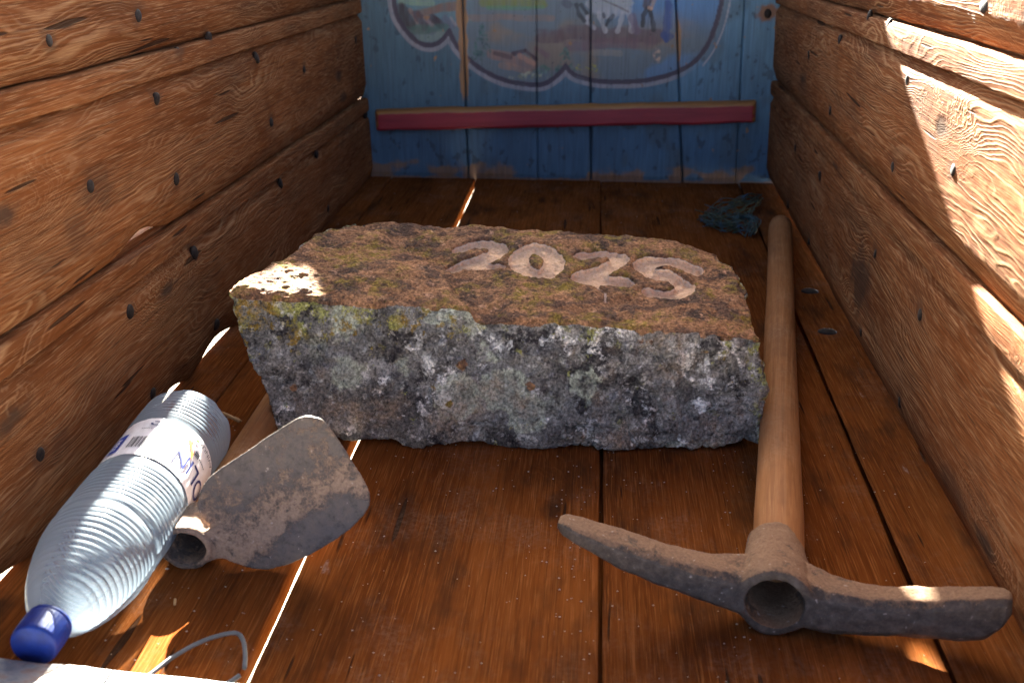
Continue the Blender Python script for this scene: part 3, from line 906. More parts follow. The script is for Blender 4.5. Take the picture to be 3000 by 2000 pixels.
def stone_mat():
    t = NT("lichened_sandstone"); tc = t.n("TexCoord"); p0 = tc.outputs['Object']
    g = t.noise(p0, 420, 4, .75).outputs[0]
    g2 = t.noise(p0, 1200, 2, .7).outputs[0]
    wv = t.noise(p0, 55, 4, .65); wc = t.vmath('SUBTRACT', wv.outputs['Color'], None)
    t.t.nodes[-1].inputs[1].default_value = (.5, .5, .5)
    sc = t.n("VectorMath", operation='SCALE'); t.l(wc, sc.inputs[0]); sc.inputs['Scale'].default_value = .022
    p = t.vmath('ADD', p0, sc.outputs[0])
    top = t.n("Attribute"); top.attribute_name = "top"
    n_a = t.noise(p0, 17, 5, .6).outputs[0]
    n_b = t.noise(p0, 48, 5, .65).outputs[0]
    n_c = t.noise(p0, 130, 4, .65).outputs[0]
    n_d = t.noise(t.mapping(p0, (1, 1, 1), (3.1, 7.7, 1.3)), 30, 5, .65).outputs[0]
    n_e = t.noise(t.mapping(p0, (1, 1, 1), (9.1, 2.7, 5.3)), 24, 6, .7).outputs[0]
    n_f = t.noise(t.mapping(p0, (1, 1, 1), (1.1, 5.7, 8.3)), 75, 5, .7).outputs[0]
    # upper face: rusty sandstone, black crust, ochre lichen
    ps = t.mapping(p0, (.55, 1, 1))
    s_a = t.noise(ps, 60, 6, .7).outputs[0]
    ct = t.ramp(n_b, [(.25, (.14, .075, .042)), (.5, (.27, .150, .085)), (.75, (.38, .225, .135))])
    ct = t.mix(t.ramp(s_a, [(.48, 0.), (.56, .85)]), ct, (.085, .055, .045))
    ct = t.mix(t.math('MULTIPLY', t.ramp(n_e, [(.48, 0.), (.60, 1.)]), t.ramp(n_f, [(.40, 0.), (.55, 1.)])), ct, (.055, .040, .035))
    ct = t.mix(t.math('MULTIPLY', t.ramp(n_d, [(.50, 0.), (.58, 1.)]), t.ramp(n_c, [(.42, 0.), (.58, .9)])), ct, (.20, .155, .035))
    ct = t.mix(t.ramp(t.math('MULTIPLY', n_c, n_f), [(.33, 0.), (.40, .8)]), ct, (.40, .25, .175))
    # front and ends: grey crust in round thalli, pale and dark, with white, sulphur and orange spots
    v1 = t.voro(p, 42); v2 = t.voro(p, 120); v3 = t.voro(t.mapping(p, (1, 1, 1), (4.4, 1.2, 9.3)), 27)
    r1 = t.n("SeparateColor"); t.l(v1.outputs['Color'], r1.inputs[0])
    r2 = t.n("SeparateColor"); t.l(v2.outputs['Color'], r2.inputs[0])
    r3 = t.n("SeparateColor"); t.l(v3.outputs['Color'], r3.inputs[0])
    cf = t.ramp(n_b, [(.28, (.055, .050, .047)), (.5, (.14, .13, .122)), (.72, (.27, .255, .24))])
    c1 = t.ramp(r1.outputs[0], [(0, (.05, .047, .047)), (.25, (.16, .155, .15)), (.45, (.23, .215, .20)), (.62, (.10, .10, .10)), (.8, (.20, .205, .16)), (.92, (.29, .28, .275))], 'CONSTANT')
    cf = t.mix(t.math('MULTIPLY', t.ramp(v1.outputs['Distance'], [(.35, .7), (.62, .1)]), t.ramp(n_c, [(.38, .3), (.55, 1.)])), cf, c1)
    c2 = t.ramp(r2.outputs[0], [(0, (.045, .040, .042)), (.3, (.15, .15, .165)), (.55, (.22, .22, .20)), (.78, (.085, .075, .07)), (.9, (.34, .34, .34))], 'CONSTANT')
    cf = t.mix(t.math('MULTIPLY', t.ramp(v2.outputs['Distance'], [(.3, .9), (.5, .0)]), t.ramp(n_f, [(.42, .1), (.55, .9)])), cf, c2)
    cf = t.mix(t.math('MULTIPLY', t.ramp(n_e, [(.54, 0.), (.60, 1.)]), t.ramp(n_c, [(.35, .3), (.5, 1.)])), cf, (.030, .026, .027))
    cf = t.mix(t.math('MULTIPLY', t.ramp(n_d, [(.555, 0.), (.60, 1.)]), t.ramp(n_f, [(.45, 0.), (.53, .95)])), cf, (.60, .585, .57))
    # thallus with paler rim
    th = t.ramp(r3.outputs[1], [(.70, 0.), (.71, 1.)], 'CONSTANT')
    rim = t.ramp(v3.outputs['Distance'], [(.0, .25), (.33, .5), (.47, 1.), (.55, 0.)])
    cf = t.mix(t.math('MULTIPLY', t.math('MULTIPLY', th, rim), t.ramp(n_c, [(.36, .35), (.5, 1.)])), cf, (.30, .315, .25))
    at = t.n("Attribute"); at.attribute_name = "sulphur"
    ysel = t.math('MULTIPLY', t.ramp(t.math('ADD', n_f, t.math('MULTIPLY', at.outputs['Fac'], .22)), [(.64, 0.), (.68, 1.)]), t.ramp(n_c, [(.4, .25), (.52, 1.)]))
    cf = t.mix(t.math('MULTIPLY', ysel, .9), cf, t.ramp(n_a, [(.36, (.19, .115, .018)), (.46, (.24, .24, .075)), (.62, (.27, .28, .12))]))
    cf = t.mix(t.math('MULTIPLY', t.math('MULTIPLY', t.ramp(n_a, [(.52, 0.), (.62, 1.)]), t.ramp(n_f, [(.40, .2), (.55, 1.)])), .75), cf, (.25, .185, .135))
    cf = t.mix(t.math('MULTIPLY', t.ramp(n_c, [(.58, 0.), (.68, 1.)]), .7), cf, (.40, .385, .36))
    cf = t.mix(t.math('MULTIPLY', t.ramp(n_c, [(.30, 1.), (.40, 0.)]), .85), cf, (.028, .024, .022))
    # where one turns into the other
    tm = t.ramp(t.math('ADD', top.outputs['Fac'], t.math('MULTIPLY', t.math('SUBTRACT', n_f, .5), 1.5)), [(.44, 0.), (.56, 1.)])
    c = t.mix(tm, cf, ct)
    gr = t.ramp(g, [(.30, .22), (.5, 1.0), (.70, 2.0)])
    c = t.mix(1.0, c, gr, 'MULTIPLY')
    c = t.mix(1.0, c, t.mix(tm, (1.32, 1.25, 1.14), (1.22, 1.05, .90)), 'MULTIPLY')
    # freshly cut stone in the numerals, bruised white where the chisel struck their edges
    cv = t.n("Attribute"); cv.attribute_name = "carve"
    cc = t.ramp(g, [(.25, (.58, .33, .19)), (.5, (.86, .54, .335)), (.75, (.90, .64, .44))])
    kk = t.voro(p0, 260).outputs['Distance']
    cc = t.mix(t.ramp(kk, [(.05, .6), (.13, 0.)]), cc, (.13, .075, .05))
    ca = t.math('ADD', cv.outputs['Fac'], t.math('MULTIPLY', t.math('SUBTRACT', n_c, .5), .25))
    cc = t.mix(t.ramp(ca, [(.46, .3), (.60, 0.)]), cc, (.62, .60, .60))
    c = t.mix(t.ramp(ca, [(.36, 0.), (.46, 1.)]), c, cc)
    h = t.math('ADD', t.math('MULTIPLY', n_f, 1.8), t.math('ADD', t.math('MULTIPLY', g, 1.1), t.math('MULTIPLY', g2, .4)))
    h = t.math('ADD', h, t.math('MULTIPLY', t.ramp(v2.outputs['Distance'], [(.2, 1.), (.55, 0.)]), .5))
    return t.finish(c, .93, t.bump(h, 1.0, .0022), .12)


def build_stone():
    root = empty("inscribed_stone", (-.06, .87, 0), "lichen covered sandstone block carved with the year 2025", "stone block")
    bm = bmesh.new()
    c8 = [(-.249, .748, -.003), (.144, .768, -.003), (.122, .965, .003), (-.212, .975, .003),
          (-.287, .784, .113), (.135, .776, .0935), (.1175, .930, .1225), (-.226, .962, .132)]
    bm_add(bm, c8, [(0, 3, 2, 1), (4, 5, 6, 7), (0, 1, 5, 4), (1, 2, 6, 5), (2, 3, 7, 6), (3, 0, 4, 7)])
    bmesh.ops.bevel(bm, geom=list(bm.edges), offset=.006, segments=2, affect='EDGES', profile=.5)
    me = remeshed(bm, .00135, 1)
    n = len(me.vertices)
    P = np.zeros(n * 3, np.float32); me.vertices.foreach_get('co', P); P = P.reshape(-1, 3).astype(float)
    Nn = np.zeros(n * 3, np.float32); me.vertices.foreach_get('normal', Nn); Nn = Nn.reshape(-1, 3).astype(float)
    nz = Nn[:, 2]
    upw = sst(.45, .85, nz)
    # raised left shoulder of the top, broken edge running to the front
    sd = dist_line(P[:, :2], STEP)
    poly = np.concatenate([STEP, [(-.5, .70), (-.5, 1.1), (-.186, 1.1)]])
    left = inside(P[:, :2], poly)
    sgn = np.where(left, sd, -sd) + .004 * fbm(P * 60, 3)
    hf = sst(.02, .09, P[:, 2])
    lift = sst(-.006, .004, sgn)
    P[:, 2] += hf * (1 - .7 * sst(.90, .95, P[:, 1])) * (.0045 * lift - .0045 * (1 - lift) * sst(.06, .0, -sgn))
    # broad shape, chips, grain
    P += Nn * (.0040 * fbm(P * 11, 3))[:, None]
    ridge = 1 - np.abs(fbm(P * 26 + 4, 3))
    side = 1 - upw
    P += Nn * ((.0018 + .0022 * side) * fbm(P * 42, 4))[:, None]
    P -= Nn * (side * .0022 * sst(.85, 1.0, ridge))[:, None]
    P += Nn * (.0009 * fbm(P * 190, 3))[:, None]
    P -= Nn * (side * (.0060 * np.abs(fbm(P * 15 + 3, 2)) - .0012))[:, None]
    P -= Nn * ((1 - side) * .0030 * np.abs(fbm(P * 20 + 7, 2)))[:, None]
    # chips knocked out of the right end and the foot
    for (cx, cy, cz, r, d) in ((.135, .79, .095, .030, .010), (.125, .93, .125, .028, .012), (-.09, .77, .0, .022, .004), (.005, .775, .0, .02, .004), (.075, .78, .0, .02, .004), (-.16, .77, .0, .03, .003), (-.225, .965, .135, .03, .008), (-.245, .78, .0, .04, .010), (.13, .80, .0, .03, .012), (-.08, .775, .10, .022, .006)):
        q = np.exp(-((P[:, 0] - cx) ** 2 + (P[:, 1] - cy) ** 2 + (P[:, 2] - cz) ** 2) / (r * r))
        P -= Nn * (d * q)[:, None]
        P[:, 2] += np.where(cz < .01, d * q, 0)
    P[:, 2] = np.maximum(P[:, 2], .0005)
    # carving
    masks = []
    wob = .0011 * fbm(np.stack([P[:, 0] * 130, P[:, 1] * 130, 0 * P[:, 0]], 1), 3)
    topm = (upw > .3) & (P[:, 2] > .05)
    for k, d in enumerate(DIG):
        S = smooth_line(np.array(d), 5) if k != 1 else np.array(d)
        dd = dist_line(P[:, :2] * np.array([1, 1]), S) + wob
        w = .0096 if k != 1 else .0098
        masks.append(np.where(topm, sst(w, w - .0022, dd), 0))
    tk = np.where(topm, sst(.0022, .0008, dist_line(P[:, :2], TICK) + wob), 0)
    allm = np.max(masks + [tk * .45], axis=0)
    flat = np.max(masks, axis=0)
    P[:, 2] -= (.0054 + .0011 * fbm(P * np.array([230, 160, 1]), 2)) * allm
    me.vertices.foreach_set('co', P.astype(np.float32).reshape(-1)); me.update()
    # attributes
    edgeband = fbm(P * 40, 3)
    topa = sst(.35, .75, nz + .30 * edgeband)
    topa = np.clip(topa * (1 - .0), 0, 1)
    ty = .45 * sst(-.10, -.27, P[:, 0]) * sst(.045, .10, P[:, 2]) + .8 * sst(.11, .14, P[:, 0]) + .5 * sst(.07, .1, P[:, 2]) * (1 - topa)
    idx = np.full(n, -1)
    for k, mk in enumerate(masks): idx[mk > .42] = k
    nf = len(me.polygons)
    F = np.zeros(nf * 4, np.int32); me.polygons.foreach_get('vertices', F); F = F.reshape(-1, 4)
    fid = np.where((idx[F] >= 0).all(1), idx[F].max(1), -1)
    matS = stone_mat()
    vn = np.zeros(n * 3, np.float32); me.vertices.foreach_get('normal', vn); vn = vn.reshape(-1, 3)
    for k in (-1, 0, 1, 2, 3):
        sel = F[fid == k]; used, inv = np.unique(sel, return_inverse=True); inv = inv.reshape(-1, 4)
        sub = bpy.data.meshes.new("block" if k < 0 else "carved_numeral")
        sub.vertices.add(len(used)); sub.vertices.foreach_set('co', P[used].astype(np.float32).reshape(-1))
        sub.loops.add(inv.size); sub.loops.foreach_set('vertex_index', inv.reshape(-1).astype(np.int32))
        sub.polygons.add(len(inv)); sub.polygons.foreach_set('loop_start', (np.arange(len(inv)) * 4).astype(np.int32))
        sub.polygons.foreach_set('use_smooth', np.ones(len(inv), bool))
        sub.update(calc_edges=True)
        sub.normals_split_custom_set_from_vertices([tuple(v) for v in vn[used]])
        for nm, arr in (("top", topa), ("sulphur", ty), ("carve", allm)):
            a = sub.attributes.new(nm, 'FLOAT', 'POINT'); a.data.foreach_set('value', arr[used].astype(np.float32))
        sub.materials.append(matS)
        o = link("stone_body" if k < 0 else "carved_numeral", sub, root)
        if k >= 0: o['label'] = ("first carved numeral 2", "carved numeral 0", "second carved numeral 2", "carved numeral 5")[k]
    bpy.data.meshes.remove(me)


build_stone()


# ------------------------------------------------------------------ rusty iron
def iron_mat(name, dustc=(.30, .185, .125), dust=.5, dark=(.055, .045, .045)):
    t = NT(name); tc = t.n("TexCoord"); p = tc.outputs['Object']; ge = t.n("NewGeometry")
    a = t.noise(p, 44, 7, .75).outputs[0]; b = t.noise(p, 150, 5, .75).outputs[0]; g = t.noise(p, 600, 3, .7).outputs[0]
    c = t.ramp(b, [(.3, tuple(v * .55 for v in dark)), (.5, dark), (.7, (.125, .092, .074))])
    # soil dries on faces that point up or that were rubbed into it
    sp = t.n("SeparateXYZ"); t.l(ge.outputs['Normal'], sp.inputs[0])
    dm = t.math('ADD', t.math('MULTIPLY', t.math('SUBTRACT', a, .5), 2.4), t.math('MULTIPLY', t.math('SUBTRACT', b, .5), 1.3))
    at = t.n("Attribute"); at.attribute_name = "soil"
    dm = t.ramp(t.math('ADD', dm, t.math('ADD', at.outputs['Fac'], dust - .5)), [(.30, 0.), (.62, 1.)])
    soil = t.ramp(g, [(.3, tuple(v * .7 for v in dustc)), (.7, tuple(v * 1.15 for v in dustc))])
    c = t.mix(t.math('MULTIPLY', dm, .92), c, soil)
    c = t.mix(t.ramp(t.noise(p, 300, 2, .5).outputs[0], [(.70, 0.), (.74, .6)]), c, (.35, .28, .24))
    t.l(t.math('MULTIPLY', t.math('SUBTRACT', 1.0, dm), .08), t.b.inputs['Metallic'])
    r = t.math('ADD', .48, t.math('MULTIPLY', dm, .45))
    h = t.math('ADD', t.math('MULTIPLY', b, .8), t.math('ADD', t.math('MULTIPLY', g, .35), t.math('MULTIPLY', dm, .7)))
    return t.finish(c, r, t.bump(h, .9, .0010), .12)


def soil_attr(me, arr):
    a = me.attributes.new("soil", 'FLOAT', 'POINT'); a.data.foreach_set('value', np.asarray(arr, np.float32))


def vco(me):
    P = np.zeros(len(me.vertices) * 3, np.float32); me.vertices.foreach_get('co', P)
    N = np.zeros(len(me.vertices) * 3, np.float32); me.vertices.foreach_get('normal', N)
    return P.reshape(-1, 3).astype(float), N.reshape(-1, 3).astype(float)


def loft(bm, secs):
    """secs: list of closed rings (same count) -> skin with end caps"""
    n = len(secs[0]); V = [v for s in secs for v in s]; F = []
    for i in range(len(secs) - 1):
        for k in range(n): F.append((i * n + k, i * n + (k + 1) % n, (i + 1) * n + (k + 1) % n, (i + 1) * n + k))
    F.append(tuple(range(n - 1, -1, -1))); F.append(tuple((len(secs) - 1) * n + k for k in range(n)))
    tmp = bmesh.new(); bm_add(tmp, V, F); bmesh.ops.recalc_face_normals(tmp, faces=tmp.faces)
    me = bpy.data.meshes.new("x"); tmp.to_mesh(me); tmp.free(); bm.from_mesh(me); bpy.data.meshes.remove(me)


# ------------------------------------------------------------------ pickaxe
def build_pickaxe():
    root = empty("pickaxe", (.118, .56, 0), "pickaxe with rusty iron head and long wooden handle beside the stone", "pickaxe")
    # head frame: u to the right, d along the handle, z up
    a = Vector((.156, .988, 0)); e = Vector((.988, -.156, 0)); O = a * .5443
    m = Matrix(((e.x, a.x, 0, O.x), (e.y, a.y, 0, O.y), (0, 0, 1, 0), (0, 0, 0, 1)))
    bm = bmesh.new()
    def sec(u, zb, zt, d0, d1, b=.18):
        w, h = d1 - d0, zt - zb; bw, bh = w * b, h * b
        return [(u, d0 + bw, zb), (u, d1 - bw, zb), (u, d1, zb + bh), (u, d1, zt - bh), (u, d1 - bw, zt), (u, d0 + bw, zt), (u, d0, zt - bh), (u, d0, zb + bh)]
    loft(bm, [sec(-.1030, .0505, .0550, .005, .014), sec(-.099, .0472, .0560, .002, .017), sec(-.092, .0432, .0545, .0, .020), sec(-.075, .0350, .0498, -.001, .022), sec(-.058, .0272, .0458, -.001, .0225), sec(-.037, .0205, .0410, -.001, .023),
              sec(-.0124, .0140, .0372, -.001, .026), sec(.004, .0085, .0358, -.001, .032), sec(.026, .008, .034, 0, .036)])
    loft(bm, [sec(.026, .008, .034, 0, .036), sec(.046, .0042, .0352, -.001, .032), sec(.056, .0042, .0326, -.001, .026), sec(.076, .0062, .0318, -.001, .022), sec(.094, .0080, .0332, -.001, .021), sec(.110, .0095, .0354, -.001, .021), sec(.128, .0112, .0390, -.001, .020),
              sec(.141, .0142, .0422, -.001, .019), sec(.149, .0230, .0434, .000, .017), sec(.1525, .0330, .0428, .002, .013)])
    cu, cz = .0264, .0215
    # eye: ring at the front, flaring collar up the handle
    rings = []
    for d, r in ((-.001, .0212), (.001, .0222), (.006, .0226), (.018, .0222), (.030, .0208), (.042, .0192), (.054, .0180), (.0635, .0172), (.0645, .0162)):
        rings.append([(cu + r * math.cos(t), d, cz + (.0004 if d else 0) + r * math.sin(t)) for t in np.linspace(0, 2 * math.pi, 40, endpoint=False)])
    loft(bm, rings)
    hole = bmesh.new()
    loft(hole, [[(cu + r * math.cos(t), d, cz + .0005 + r * .96 * math.sin(t)) for t in np.linspace(0, 2 * math.pi, 48, endpoint=False)] for d, r in ((-.01, .0172), (.0, .0168), (.03, .0158), (.09, .0150))])
    me = remeshed(bm, .0009, 5, hole)
    P, N = vco(me)
    P += N * (.00045 * fbm(P * 120, 3) + .0007 * fbm(P * 45, 2))[:, None]
    me.vertices.foreach_set('co', P.astype(np.float32).reshape(-1)); me.update()
    soil_attr(me, sst(.1, .8, N[:, 2]) * .75 + .35 * sst(.02, .05, P[:, 1]) - .5 * sst(.3, .9, -N[:, 1]))
    me.materials.append(iron_mat("pick_iron", dust=.58, dustc=(.215, .122, .072), dark=(.078, .056, .044)))
    link("pick_head", me, root, m)
    # handle
    A = Vector((.1200, .5780, .0222)); B = Vector((.2447, 1.386, .0165)); L = (B - A).length
    xs = np.array([0, .02, .05, .09, .16, .3, .5, .65, .74, .79, .806, .8135, .8165]) / .8165 * L
    rs = [.0156, .0158, .0162, .0157, .0151, .0145, .0143, .0146, .0150, .0152, .0148, .0132, .004]
    x2 = np.linspace(0, L, 90); r2 = np.interp(x2, xs, rs)
    r2[-1] = .002; x2[-2] = L - .0006; r2[-2] = .0115; x2[-3] = L - .003; r2[-3] = .0145
    V = lathe(list(zip(r2, x2)), 48)
    Q = V.reshape(-1, 3)
    V[..., 1:] *= (1 + .03 * fbm(np.stack([Q[:, 0] * 6, Q[:, 1] * 40, Q[:, 2] * 40], 1), 3)).reshape(V.shape[:2])[..., None]
    x = (B - A).normalized(); up = Vector((0, 0, 1)); y = up.cross(x).normalized(); z = x.cross(y)
    mh = Matrix(((x.x, y.x, z.x, A.x), (x.y, y.y, z.y, A.y), (x.z, y.z, z.z, A.z), (0, 0, 0, 1)))
    me = grid_mesh("handle", V, M_handle, close_v=True)
    bm = bmesh.new(); bm.from_mesh(me); bm.verts.ensure_lookup_table(); bm.faces.new([bm.verts[k] for k in range(48)])
    bmesh.ops.recalc_face_normals(bm, faces=bm.faces); bm.to_mesh(me); bm.free()
    link("handle", me, root, mh)


build_pickaxe()


# ------------------------------------------------------------------ hoe
def build_hoe():
    root = empty("hoe", (-.25, .59, 0), "short hoe with broad soil stained blade in front of the stone", "hoe")
    out = np.array([(-.2380, .0270), (-.2455, .0340), (-.2472, .0421), (-.2426, .0531), (-.2340, .0615), (-.2170, .0729), (-.2001, .0842), (-.1860, .0935), (-.1777, .0969), (-.1679, .0959), (-.1609, .0895), (-.1496, .0738), (-.1382, .0569),
                    (-.1353, .0463), (-.1408, .0353), (-.1575, .0211), (-.1772, .0095), (-.1913, .0035), (-.2055, .0009), (-.2183, .0029), (-.2300, .0070), (-.2360, .0110)])
    pts = smooth_line(np.concatenate([out, out[:1]]), 4)[:-1]
    cen = np.array([-.19, .048])
    bm = bmesh.new()
    def curve(x, z):       # gentle dish
        return .005 * (((x + .19) / .055) ** 2 * .5 + ((z - .048) / .05) ** 2 * .35)
    rings_f, rings_b = [], []
    K = 14
    for k in range(K + 1):
        s = 1 - k / K
        ring = cen + (pts - cen) * max(s, .0)
        for lst, off in ((rings_f, 0), (rings_b, .0026)):
            lst.append([(x, .576 + .3 * z - curve(x, z) * .6 + off, z) for x, z in ring])
    n = len(pts); V, F = [], []
    def addrings(R, flip):
        base = len(V)
        for r in R[:-1]: V.extend(r)
        c = len(V); V.append(R[-1][0])
        for i in range(K - 1):
            for k in range(n):
                f = (base + i * n + k, base + i * n + (k + 1) % n, base + (i + 1) * n + (k + 1) % n, base + (i + 1) * n + k)
                F.append(f[::-1] if flip else f)
        for k in range(n):
            f = (base + (K - 1) * n + k, base + (K - 1) * n + (k + 1) % n, c); F.append(f[::-1] if flip else f)
        return base
    b0 = addrings(rings_f, False); b1 = addrings(rings_b, True)
    for k in range(n): F.append((b0 + k, b1 + k, b1 + (k + 1) % n, b0 + (k + 1) % n))
    tmp = bmesh.new(); bm_add(tmp, V, F); bmesh.ops.recalc_face_normals(tmp, faces=tmp.faces)
    tm = bpy.data.meshes.new("x"); tmp.to_mesh(tm); tmp.free(); bm.from_mesh(tm)
    # socket: oval band round the handle, welded to the blade
    ctr = Vector((-.2535, .5795, .0150)); ax = Vector((-.03, .99, .03)).normalized()
    sx = Vector((1, 0, 0)); sx = (sx - ax * sx.dot(ax)).normalized(); sz = sx.cross(ax).normalized() * -1
    if sz.z < 0: sz = -sz
    def ring(d, rx, rz): return [tuple(ctr + ax * d + sx * (rx * math.cos(t)) + sz * (rz * math.sin(t) * (1 if math.sin(t) < 0 else 1.0))) for t in np.linspace(0, 2 * math.pi, 40, endpoint=False)]
    loft(bm, [ring(-.0055, .0162, .0148), ring(-.0045, .0172, .0160), ring(.0, .0172, .0162), ring(.010, .0158, .0150), ring(.024, .0146, .0140), ring(.032, .0138, .0134)])
    # neck
    loft(bm, [[(-.241, .5765, .004), (-.241, .592, .004), (-.241, .594, .024), (-.241, .5785, .026)], [(-.228, .5775, .008), (-.228, .588, .008), (-.228, .592, .026), (-.228, .583, .030)]])
    hole = bmesh.new()
    loft(hole, [ring(-.02, .0138, .0120), ring(.0, .0134, .0118), ring(.05, .0112, .0112)])
    me = remeshed(bm, .0008, 4, hole)
    P, N = vco(me)
    P += N * (.0003 * fbm(P * 150, 3))[:, None]
    me.vertices.foreach_set('co', P.astype(np.float32).reshape(-1)); me.update()
    x, z = P[:, 0], P[:, 2]
    soil = .15 + .42 * sst(-.02, .03, (x + .18) * .6 - (z - .05) * .2 + .012 * fbm(P * 30, 3)) * sst(.03, .06, z) + .55 * sst(.025, .0, np.hypot((x + .215) * .6, (z - .028)) - .012) - .55 * sst(-.215, -.195, x) * sst(.03, .012, z - (x + .2) * .45) - .35 * sst(.03, .0, np.hypot(x + .225, z - .055) - .012)
    soil_attr(me, soil)
    me.materials.append(iron_mat("hoe_iron", dust=.60, dark=(.105, .082, .072), dustc=(.265, .170, .118)))
    link("hoe_blade", me, root)
    A = Vector((-.2544, .6080, .0148)); B = Vector((-.2625, .99, .0120)); L = (B - A).length
    x2 = np.linspace(0, L, 70); r2 = np.interp(x2, [0, .03, .1, L], [.0106, .0108, .0115, .0112])
    V = lathe(list(zip(r2, x2)), 28); Q = V.reshape(-1, 3)
    V[..., 1:] *= (1 + .05 * fbm(np.stack([Q[:, 0] * 8, Q[:, 1] * 50, Q[:, 2] * 50], 1), 3)).reshape(V.shape[:2])[..., None]
    ex = (B - A).normalized(); y = Vector((0, 0, 1)).cross(ex).normalized(); zz = ex.cross(y)
    mh = Matrix(((ex.x, y.x, zz.x, A.x), (ex.y, y.y, zz.y, A.y), (ex.z, y.z, zz.z, A.z), (0, 0, 0, 1)))
    me = grid_mesh("handle", V, M_handle, close_v=True)
    bm = bmesh.new(); bm.from_mesh(me); bm.verts.ensure_lookup_table()
    bm.faces.new([bm.verts[k] for k in range(28)]); bm.faces.new([bm.verts[69 * 28 + k] for k in range(28)])
    bmesh.ops.recalc_face_normals(bm, faces=bm.faces); bm.to_mesh(me); bm.free()
    link("handle", me, root, mh)


build_hoe()


# ------------------------------------------------------------------ water bottle
def build_bottle():
    root = empty("water_bottle", (-.288, .58, 0), "clear ribbed plastic water bottle with blue cap lying by the wall", "bottle")
    R = .0352
    A = Vector((-.2975, .7130, .0348)); B = Vector((-.2900, .4490, .0295)); x = (B - A).normalized()
    y = Vector((0, 0, 1)).cross(x).normalized(); z = x.cross(y)
    m = Matrix(((x.x, y.x, z.x, A.x), (x.y, y.y, z.y, A.y), (x.z, y.z, z.z, A.z), (0, 0, 0, 1))) @ Matrix.Diagonal((.97, .965, .965, 1))
    key = np.array([(0, .020), (.0015, .0270), (.004, .0310), (.008, .0338), (.014, R), (.050, R), (.0535, .0343), (.057, .0338), (.112, .0338), (.116, .0345), (.120, R), (.166, R), (.170, .0340), (.174, R * .998), (.188, .0345), (.200, .0326), (.212, .0296), (.224, .0254), (.235, .0200), (.243, .0148), (.2475, .0122), (.251, .0116), (.256, .0116)])
    t = np.linspace(0, .256, 620)
    r = np.interp(t, key[:, 0], key[:, 1])
    ker = np.hanning(13); ker /= ker.sum(); r = np.convolve(np.pad(r, 6, 'edge'), ker, 'valid')
    rib = np.where((t > .016) & (t < .050), 1., 0) + np.where((t > .122) & (t < .165), 1., 0) + np.where((t > .175) & (t < .236), .75, 0)
    rib = np.convolve(np.pad(rib, 8, 'edge'), np.ones(17) / 17, 'valid')
    r = r - rib * .00062 * (1 - np.abs(np.sin(math.pi * t / .0046)) ** .8)
    V = lathe(np.stack([r, t], 1), 128)
    th = np.arctan2(V[..., 2], V[..., 1])
    # five-footed base
    pet = np.cos(5 * th + .6); f = sst(.016, .0, t)[:, None]
    k = 1 - f * .10 * sst(.25, .98, -pet)
    V[..., 1] *= k; V[..., 2] *= k
    # dents
    Q = V.reshape(-1, 3)
    d = (.0007 * fbm(Q * np.array([18, 22, 22]), 2)).reshape(V.shape[:2]) * (1 - .8 * sst(.2, .24, t)[:, None])
    rr = np.hypot(V[..., 1], V[..., 2]); k = 1 + d / np.maximum(rr, .01)
    V[..., 1] *= k; V[..., 2] *= k
    tm = NT("bottle_plastic"); tc = tm.n("TexCoord"); p = tc.outputs['Object']
    g = tm.noise(p, 500, 3, .6).outputs[0]; g1 = tm.noise(p, 45, 3, .6).outputs[0]
    tm.b.inputs['Base Color'].default_value = (.34, .40, .46, 1)
    tm.b.inputs['Roughness'].default_value = .16
    tm.b.inputs['Specular IOR Level'].default_value = .8
    tm.l(tm.bump(tm.math('ADD', g1, tm.math('MULTIPLY', g, .15)), .25, .001), tm.b.inputs['Normal'])
    tr = tm.n("BsdfTranslucent"); tr.inputs[0].default_value = (.55, .66, .78, 1)
    tp = tm.n("BsdfTransparent"); tp.inputs[0].default_value = (.93, .96, .98, 1)
    m1 = tm.n("MixShader"); m1.inputs[0].default_value = .30; tm.l(tm.b.outputs[0], m1.inputs[1]); tm.l(tr.outputs[0], m1.inputs[2])
    m2 = tm.n("MixShader"); fr = tm.n("LayerWeight"); fr.inputs[0].default_value = .35
    tm.l(tm.math('SUBTRACT', .66, tm.math('MULTIPLY', fr.outputs['Facing'], .35)), m2.inputs[0])
    tm.l(m1.outputs[0], m2.inputs[1]); tm.l(tp.outputs[0], m2.inputs[2]); tm.l(m2.outputs[0], tm.out.inputs['Surface'])
    body = link("bottle_body", grid_mesh("bottle_body", V, tm.m, close_v=True), root, m)
    # cap with fine knurling
    V = lathe([(.0112, .2475), (.0132, .2478), (.0135, .2495), (.0131, .2500), (.0133, .2508), (.0135, .2525), (.0134, .265), (.0130, .2670), (.0121, .2682), (.0001, .2685)], 120)
    th = np.arctan2(V[..., 2], V[..., 1]); k = np.ones(V.shape[:2]); k[4:8] += .004 * np.sign(np.sin(40 * th[4:8]))
    V[..., 1] *= k; V[..., 2] *= k
    t2 = NT("blue_cap"); tc = t2.n("TexCoord"); nn = t2.noise(tc.outputs['Object'], 200, 3, .6).outputs[0]
    t2.finish(t2.ramp(nn, [(.3, (.003, .014, .11)), (.7, (.005, .026, .18))]), .5, t2.bump(nn, .2, .0005), .3)
    t2.b.inputs['Subsurface Weight'].default_value = .1
    link("cap", grid_mesh("cap", V, t2.m, close_v=True), root, m)
    # paper label wrapped round the waist
    t3 = NT("label_paper"); tc = t3.n("TexCoord"); nn = t3.noise(t3.mapping(tc.outputs['Object'], (60, 160, 160)), 1., 3, .6).outputs[0]
    lm = t3.finish((.78, .74, .74), .42, t3.bump(nn, .5, .0012), .4)
    T0, T1 = .0585, .1115
    a0, a1 = math.radians(-62), math.radians(168)
